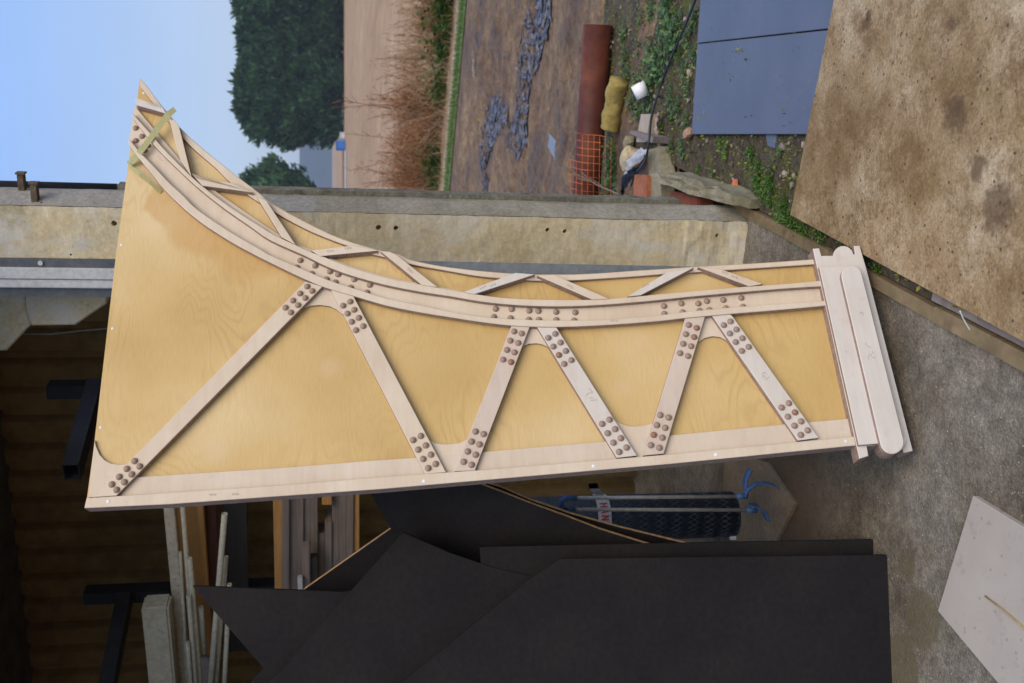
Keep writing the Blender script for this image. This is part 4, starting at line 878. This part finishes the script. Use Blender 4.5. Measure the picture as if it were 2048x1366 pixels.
def crown_mesh(prof, Hh, n, seed, sz=.34, lump=.13):
    r = random.Random(seed); bm = bmesh.new(); off = Vector((seed*5.3, 0, 0))
    for i in range(n):
        z = r.random(); R_ = interp(prof, z); an = r.uniform(0, 2*math.pi); d = Vector((math.cos(an), math.sin(an), 0))
        lum = 1 + lump*noise.fractal(d*1.6 + Vector((0, 0, z*5)) + off, 1, 2, 4)*1.6
        f = 1 - abs(r.gauss(0, .16)); q = d*R_*lum*max(f, .2); q.z = z*Hh + noise.noise(d*2.3 + off)*.4
        q += rv(r)*.18
        up = (d*r.uniform(.35, 1.0) + Vector((0, 0, r.uniform(.25, 1.1))) + rv(r)*.45).normalized(); s = up.cross(rv(r)).normalized()
        L = sz*r.uniform(.6, 1.7)*(1.9 if r.random() < .12 else 1); quad(bm, q, up*L, s*L*.42)
    nn = 20; core = []          # dense inner foliage mass
    for j in range(nn+1):
        z = .02 + .93*j/nn; ring = []
        for k in range(24):
            an = 2*math.pi*k/24; d = Vector((math.cos(an), math.sin(an), 0)); lum = 1 + lump*noise.fractal(d*1.6 + Vector((0, 0, z*5)) + off, 1, 2, 4)*1.6
            p = d*interp(prof, z)*lum*.84; p.z = z*Hh; ring.append(bm.verts.new(p))
        core.append(ring)
    for a, b in zip(core, core[1:]):
        for k in range(24): bm.faces.new((a[k], a[(k+1) % 24], b[(k+1) % 24], b[k]))
    bm.faces.new(core[-1]); bm.faces.new(core[0][::-1])
    me = bpy.data.meshes.new('crown'); bm.to_mesh(me); bm.free(); me.materials.append(M_con); return me
PROF = [(0, .80), (.12, .92), (.3, 1.0), (.6, 1.0), (.8, .93), (.92, .76), (1.0, .40)]
PROF = [(z, x*5.7) for z, x in PROF]
cm = crown_mesh(PROF, 12.6, 26000, 2, .36, .2); cm2 = crown_mesh([(z, x*1.02) for z, x in PROF], 12.3, 26000, 5, .36, .2)
def tree_at(py, dist, me, sc, zs, lab, rot, grp, tr_h=3, tr_r=.3, crown_z=0.):
    x = (683-py)/FPX*dist*1.0; t = empty('conifer_tree', (x, dist, -.02), lab, 'tree', grp)
    o = bpy.data.objects.new('crown', me); COL.objects.link(o); o.parent = t; o.scale = (sc, sc, zs); o.rotation_euler.z = rot; o.location.z = crown_z
    obj('trunk', tube([(0, 0, -.3), (0, 0, tr_h), (.1, 0, tr_h*2.2)], tr_r, 10, r2=tr_r*.4), M_bark, t, True)
GT = 'tall dark conifers in a row beyond the field'
tree_at(206, 124, cm, .98, 1.0, 'conifer at the open end of the row, nearest the small tree', .3, GT)
tree_at(105, 126, cm2, 1.0, 1.01, 'second conifer from the open end of the row', 1.3, GT)
tree_at(5, 125, cm, 1.0, 1.02, 'third conifer from the open end of the row', 2.6, GT)
tree_at(-95, 126, cm2, 1.0, 1.05, 'conifer at the picture edge, farthest from the small tree', 3.9, GT)
cm3 = crown_mesh([(0, 1.2), (.15, 3.4), (.35, 4.8), (.55, 4.9), (.75, 3.6), (.9, 2.1), (1, .6)], 10.6, 11000, 9, .42, .34)
tree_at(414, 124, cm3, .98, 1.0, 'smaller loose conifer standing alone behind the concrete post', .8, None, 3.2, .28, 2.9)
# distant hill and valley
M_hill = m_mottle('hill_green', (.03, .05, .05), (.06, .08, .07), .02, .9, 0)
bm = bmesh.new(); g = []
for i in range(61):
    x = -900 + i*45; row = []
    for j in range(7):
        y = 900 + j*60; e = math.sin(math.pi*j/6); hh = e*(30 + 10*math.sin(x*.004 + 1.3) + 5*noise.noise(Vector((x*.006, y*.006, 0))))
        row.append(bm.verts.new((x, y, hh - 2)))
    g.append(row)
for a, b in zip(g, g[1:]):
    for j in range(6): bm.faces.new((a[j], b[j], b[j+1], a[j+1]))
tag(obj('hills', bm, M_hill, None, True), kind='structure')
M_skip = m_mottle('blue_skip', (.03, .13, .42), (.04, .17, .5), 3, .5); M_wht = m_mottle('white_sheet', (.5, .5, .53), (.6, .6, .63), 3, .5)
def far_box(name, px, py, dist, sx, sz, mat, lab, cat, z0=0):
    x = (683-py)/FPX*dist; b2 = boxm(Matrix.Translation((x, dist, z0 + sz/2)), sx, 1.0, sz, bev=.05); boxm(Matrix.Translation((x, dist, z0 + sz + .04)), sx*1.04, 1.1, .08, b2)
    return tag(obj(name, b2, mat), lab, cat)
far_box('water_tank', 675, 297, 110, .9, .95, M_skip, 'small bright blue tank at the far edge of the field', 'tank', -.02)
far_box('trough', 0, 278, 112, .7, .5, M_wht, 'tiny pale trough between the blue tank and the conifers', 'trough', -.02)
far_box('low_sheet', 0, 345, 100, 3.6, .12, M_wht, 'long low white cover beyond the field beside the small conifer', 'cover', -.02)
# dry weeds beyond the verge
M_dry = leaf_mat('dry_stalk', (.24, .14, .065), (.56, .38, .22), 3, .9); M_rst = leaf_mat('rust_weed', (.17, .065, .025), (.38, .18, .075), 3, .9)
M_grn = leaf_mat('weed_green', (.03, .085, .012), (.10, .21, .03), 6, .55); M_grn2 = leaf_mat('ivy_green', (.035, .085, .035), (.13, .22, .07), 9, .5); M_verge = leaf_mat('verge_blades', (.07, .13, .03), (.16, .24, .07), 6, .6); M_mossy = leaf_mat('moss_green', (.08, .10, .014), (.26, .27, .05), 9, .8)
def dry_mesh(seed, n, Hh, mat, fine=1.0, spread=.35, heads=True):
    r = random.Random(seed); bm = bmesh.new()
    for i in range(n):
        b = Vector((r.gauss(0, .16), r.gauss(0, .12), 0)); lean = Vector((r.gauss(0, spread), r.gauss(0, spread), 1)).normalized(); L = Hh*r.uniform(.45, 1.05)
        d2 = (lean + Vector((r.gauss(0, .22), r.gauss(0, .22), -.05))).normalized(); m1 = b + lean*L*.5; e = m1 + d2*L*.5
        tube([b, m1, e], .0042*fine, 3, bm, r2=.002*fine, cap=False)
        for k in range(r.randint(3, 7)):
            f = r.uniform(.1, 1); p = m1.lerp(e, f); dd = (d2 + rv(r)*.65).normalized(); l2 = r.uniform(.05, .17); q = p + dd*l2
            tube([p, q], .0018*fine, 3, bm, cap=False)
            if heads:
                for h in range(4): quad(bm, p.lerp(q, r.uniform(.4, 1)), rv(r)*.022, rv(r)*.012)
    me = bpy.data.meshes.new('dry'); bm.to_mesh(me); bm.free(); me.materials.append(mat); return me
def green_mesh(seed, n, rad, hgt, ls, mat, up=.5):
    r = random.Random(seed); bm = bmesh.new()
    for i in range(n):
        p = Vector((r.gauss(0, rad*.5), r.gauss(0, rad*.5), abs(r.gauss(0, hgt*.5)))); d = (Vector((p.x, p.y, 0)).normalized()*.8 + Vector((0, 0, up)) + rv(r)*.6).normalized()
        s = d.cross(Vector((0, 0, 1)) + rv(r)*.4).normalized(); L = ls*r.uniform(.6, 1.3); a = p; b = p + d*L*.5; c = p + d*L - Z*L*.12
        tube([Vector((p.x*.15, p.y*.15, 0)), a], .0008 if ls < .06 else .002, 3, bm, cap=False)
        vs = [bm.verts.new(q) for q in (a, b + s*L*.34, c, b - s*L*.34)]; bm.faces.new(vs)
    me = bpy.data.meshes.new('leaves'); bm.to_mesh(me); bm.free(); me.materials.append(mat); return me
def tuft_mesh(seed, n, hgt, mat, w=.004):
    r = random.Random(seed); bm = bmesh.new()
    for i in range(n):
        p = Vector((r.gauss(0, .02), r.gauss(0, .02), 0)); d = Vector((r.gauss(0, .55), r.gauss(0, .55), 1)).normalized(); L = hgt*r.uniform(.5, 1.2); s = d.cross(rv(r)).normalized()*w
        m1 = p + d*L*.55; e = m1 + (d + Vector((d.x, d.y, -.9))*.6).normalized()*L*.45
        a = [bm.verts.new(q) for q in (p - s, p + s, m1 + s*.8, m1 - s*.8)]; bm.faces.new(a); t = bm.verts.new(e); bm.faces.new((a[3], a[2], t))
    me = bpy.data.meshes.new('tuft'); bm.to_mesh(me); bm.free(); me.materials.append(mat); return me
def inst(name, me, loc, sc, rot, lab, cat, grp):
    o = bpy.data.objects.new(name, me); COL.objects.link(o); o.location = loc; o.scale = (sc, sc, sc) if not isinstance(sc, tuple) else sc; o.rotation_euler.z = rot; return tag(o, lab, cat, grp)
dr = [dry_mesh(1, 20, 1.2, M_dry, 1.7, .3), dry_mesh(2, 26, 1.0, M_dry, 1.3, .55, False), dry_mesh(3, 80, .85, M_rst, .9, .55), dry_mesh(4, 7, 1.6, M_rst, 1.9, .14)]
gr_ = [green_mesh(5, 260, .35, .32, .09, M_grn), green_mesh(6, 62, .10, .04, .034, M_grn2), green_mesh(7, 80, .09, .035, .022, M_grn)]
tf = [tuft_mesh(8, 46, .10, M_grn, .0022), tuft_mesh(9, 60, .30, M_grn, .004)]
rng = random.Random(11); GD = 'dry dead weeds along the field edge'
def vp(py, dd):      # point on the field edge: along the verge by image row, dd metres beyond the straw verge
    a = gA + gn*(1.15 + dd); v_ = ray(900, py); k = v_.x/v_.y; t = (k*a.y - a.x)/(gd.x - k*gd.y); p = a + gd*t; return Vector((p.x, p.y, -.02))
for py, dd, k, s in [(-45, .5, 0, .8), (-10, .9, 1, .9), (15, .4, 0, .8), (40, 1.2, 1, .9), (75, 1.5, 1, .8), (95, .6, 0, .85), (118, .3, 1, .9), (140, .8, 0, 1.0), (165, .3, 1, .9), (185, 1.0, 0, .8), (215, .4, 2, 1.1), (208, .9, 3, .95), (235, .5, 2, 1.2), (250, 1.1, 0, .8),
                     (262, .3, 1, .9), (285, .6, 2, .9), (305, .7, 3, .85), (318, .3, 2, 1.0), (335, .9, 0, .75), (352, .4, 2, 1.2), (372, .6, 2, 1.25), (395, .5, 1, .9), (420, .6, 2, 1.1), (60, .3, 2, .7), (10, .2, 2, .8), (225, .1, 1, .8), (340, .1, 1, .7), (175, 1.6, 1, .9), (270, 1.9, 1, .9), (130, 2.2, 1, .8), (20, 2.4, 1, .8)]:
    inst('dry_weed', dr[k], vp(py, dd), s, rng.random()*6, ['tall tan dry weed among others at the field edge', 'tangled tan dry weed at the field edge', 'rust brown dead bushy weed at the field edge', 'tall thin rust brown seed stalk at the field edge'][k], 'weed', GD + [' tan', ' tangled', ' rust', ' stalks'][k])
for py, dd, s in [(5, .15, 1.0), (28, .2, 1.1), (60, .15, .8), (90, .2, 1.0), (172, .15, .8), (185, .3, .7), (322, .15, 1.0), (345, .3, .8), (-30, .2, .9)]:
    inst('nettle', gr_[0], vp(py, dd), (s, s, s*.9), rng.random()*6, 'green nettle clump low among the dry weeds', 'nettle', 'green nettles at the field edge')
# grass blades on the verge: nobody could count them
r = random.Random(4); bm = bmesh.new()
for i in range(9000):
    t = r.uniform(-2, 9); q = gA + gd*t + gn*r.gauss(.21, .12) + Z*-.02; d = Vector((r.gauss(0, .4), r.gauss(0, .4), 1)).normalized(); L = r.uniform(.03, .09); s = d.cross(rv(r)).normalized()*.005
    bm.faces.new([bm.verts.new(p) for p in (q - s, q + s, q + d*L)])
tag(obj('grass', bm, M_verge), 'bright green grass along the edge of the muddy track', 'grass', kind='stuff')
bm = bmesh.new()
for i in range(6000):
    t = r.uniform(-3, 9); dd = .35 + abs(r.gauss(0, 1.5)); q = gA + gd*t + gn*(.45 + dd) + Z*-.02; d = Vector((r.gauss(0, .7), r.gauss(0, .7), 1)).normalized(); L = r.uniform(.06, .32); s = d.cross(rv(r)).normalized()*.0028
    bm.faces.new([bm.verts.new(p) for p in (q - s, q + s, q + d*L)])
tag(obj('dead_grass', bm, M_dry), 'tangled dead grass at the edge of the field', 'grass', kind='stuff')
# near weeds
GW = 'green leafy weeds on the rubble and soil'
for px, py, s in [(1342, 5, 1.3), (1326, 22, 1.1), (1350, 45, 1.0), (1338, 70, 1.1), (1352, 95, 1), (1330, 112, 1.1), (1305, 98, .9), (1300, 128, 1.1), (1282, 145, 1.0), (1262, 158, .9), (1258, 190, 1.0), (1300, 165, 1.0), (1308, 190, 1.0), (1268, 212, 1.1), (1290, 215, 1.0),
                  (1322, 150, .9), (1375, 70, .9), (1380, 110, .8), (1385, 30, .9), (1362, 140, .7), (1385, 165, .7), (1345, 195, .7), (1360, 215, .8), (1372, 240, .6), (1335, 300, .7), (1365, 310, .7), (1250, 120, .8), (1240, 60, .7), (1290, 40, .8), (1300, 10, .9), (1280, 90, .8), (1228, 290, .9), (1222, 315, 1.0), (1232, 340, 1.0), (1220, 362, .9), (1240, 382, 1.0), (1228, 395, 1.0)]:
    p = gz(px + rng.uniform(-9, 9), py + rng.uniform(-9, 9), 0); inst('leafy_weed', gr_[1], (p.x, p.y, -.004), s*rng.uniform(.6, .95), rng.random()*6, 'dark green leafy weed clump spreading around the white pot and mesh', 'weed', GW)
for px, py, s in [(1322, 258, .7), (1452, 300, .8), (1500, 310, .9), (1515, 335, .8), (1538, 352, 1.0), (1512, 372, .9), (1540, 392, 1.0), (1455, 412, .7), (1497, 436, .5), (1560, 425, 1.0), (1585, 448, 1.0), (1610, 470, .9), (1640, 478, .9), (1690, 505, .8), (1720, 520, .7), (1395, 340, .6), (1425, 345, .5), (1440, 285, .7), (1560, 300, .6), (1750, 545, .7)]:
    p = gz(px, py, 0); inst('small_weed', gr_[2], (p.x, p.y, -.008 if px != 1991 else .02), s*.62, rng.random()*6, 'small bright green weed between kerb and grey sheets', 'weed', 'small weeds between kerb and grey sheets')
for px, py, s in [(1515, 352, .9), (1540, 378, 1.1), (1522, 388, .8), (1580, 440, 1.1), (1605, 455, .8), (1570, 410, .9), (1350, 30, 1.0), (1335, 60, .9), (1360, 110, .9), (1345, 235, .8), (1222, 330, 1.3), (1235, 300, 1.3), (1225, 375, 1.3)]:
    p = gz(px, py, 0); inst('grass_tuft', tf[0], (p.x, p.y, -.01), s*.66, rng.random()*6, 'tuft of thin green grass on the dark soil', 'grass tuft', 'grass tufts on the dark soil')
r = random.Random(21); bm = bmesh.new(); bm2 = bmesh.new()
for i in range(34000):
    a = r.uniform(-.3, 4.1); b = r.uniform(.02, 4.5); q = soO + kd*(1.5 + a) + kn*b; f = noise.fractal(q*2.2, 1, 2, 4)
    if f < r.uniform(-.5, .30): continue
    d = (Vector((0, 0, .6)) + rv(r)).normalized(); L = r.uniform(.006, .022); quad(bm, Vector((q.x, q.y, -.004 + noise.fractal(Vector((q.x, q.y, 0))*5, 1, 2, 4)*.022 + r.random()*.008)), d*L, rv(r)*L*.6)
tag(obj('moss', bm, M_mossy), 'yellow green moss and seedlings over the soil', 'moss', kind='stuff')
for i in range(1500):
    a = r.uniform(-.3, 4.0); b = r.uniform(.02, 3.5); q = soO + kd*(1.5 + a) + kn*b; s_ = r.uniform(.004, .014) * (1.6 if r.random() < .08 else 1)
    rk = rock((q.x, q.y, -.002 + noise.fractal(Vector((q.x, q.y, 0))*5, 1, 2, 4)*.022), s_, s_*r.uniform(.6, 1), s_*.6, r.random()*3, .2, i, 1); me = bpy.data.meshes.new('t'); rk.to_mesh(me); rk.free(); bm2.from_mesh(me); bpy.data.meshes.remove(me)
tag(obj('gravel', bm2, leaf_mat('pebbles', (.06, .05, .045), (.36, .31, .26), 4, .9)), 'small stones scattered over the soil', 'gravel', kind='stuff')
# ---------------------------------------------------------------- haze
bm = bmesh.new(); bmesh.ops.create_cube(bm, size=1); bmesh.ops.scale(bm, vec=(3200, 1500, 55), verts=bm.verts); bmesh.ops.translate(bm, vec=(0, 700, 55/2 - 3), verts=bm.verts)
mz = bpy.data.materials.new('haze'); mz.use_nodes = True; t = mz.node_tree; t.nodes.remove(t.nodes['Principled BSDF'])
pv = t.nodes.new('ShaderNodeVolumePrincipled'); pv.inputs['Color'].default_value = (.72, .82, 1, 1); pv.inputs['Density'].default_value = .00045
t.links.new(pv.outputs[0], t.nodes['Material Output'].inputs['Volume'])
tag(obj('haze', bm, mz), kind='stuff')
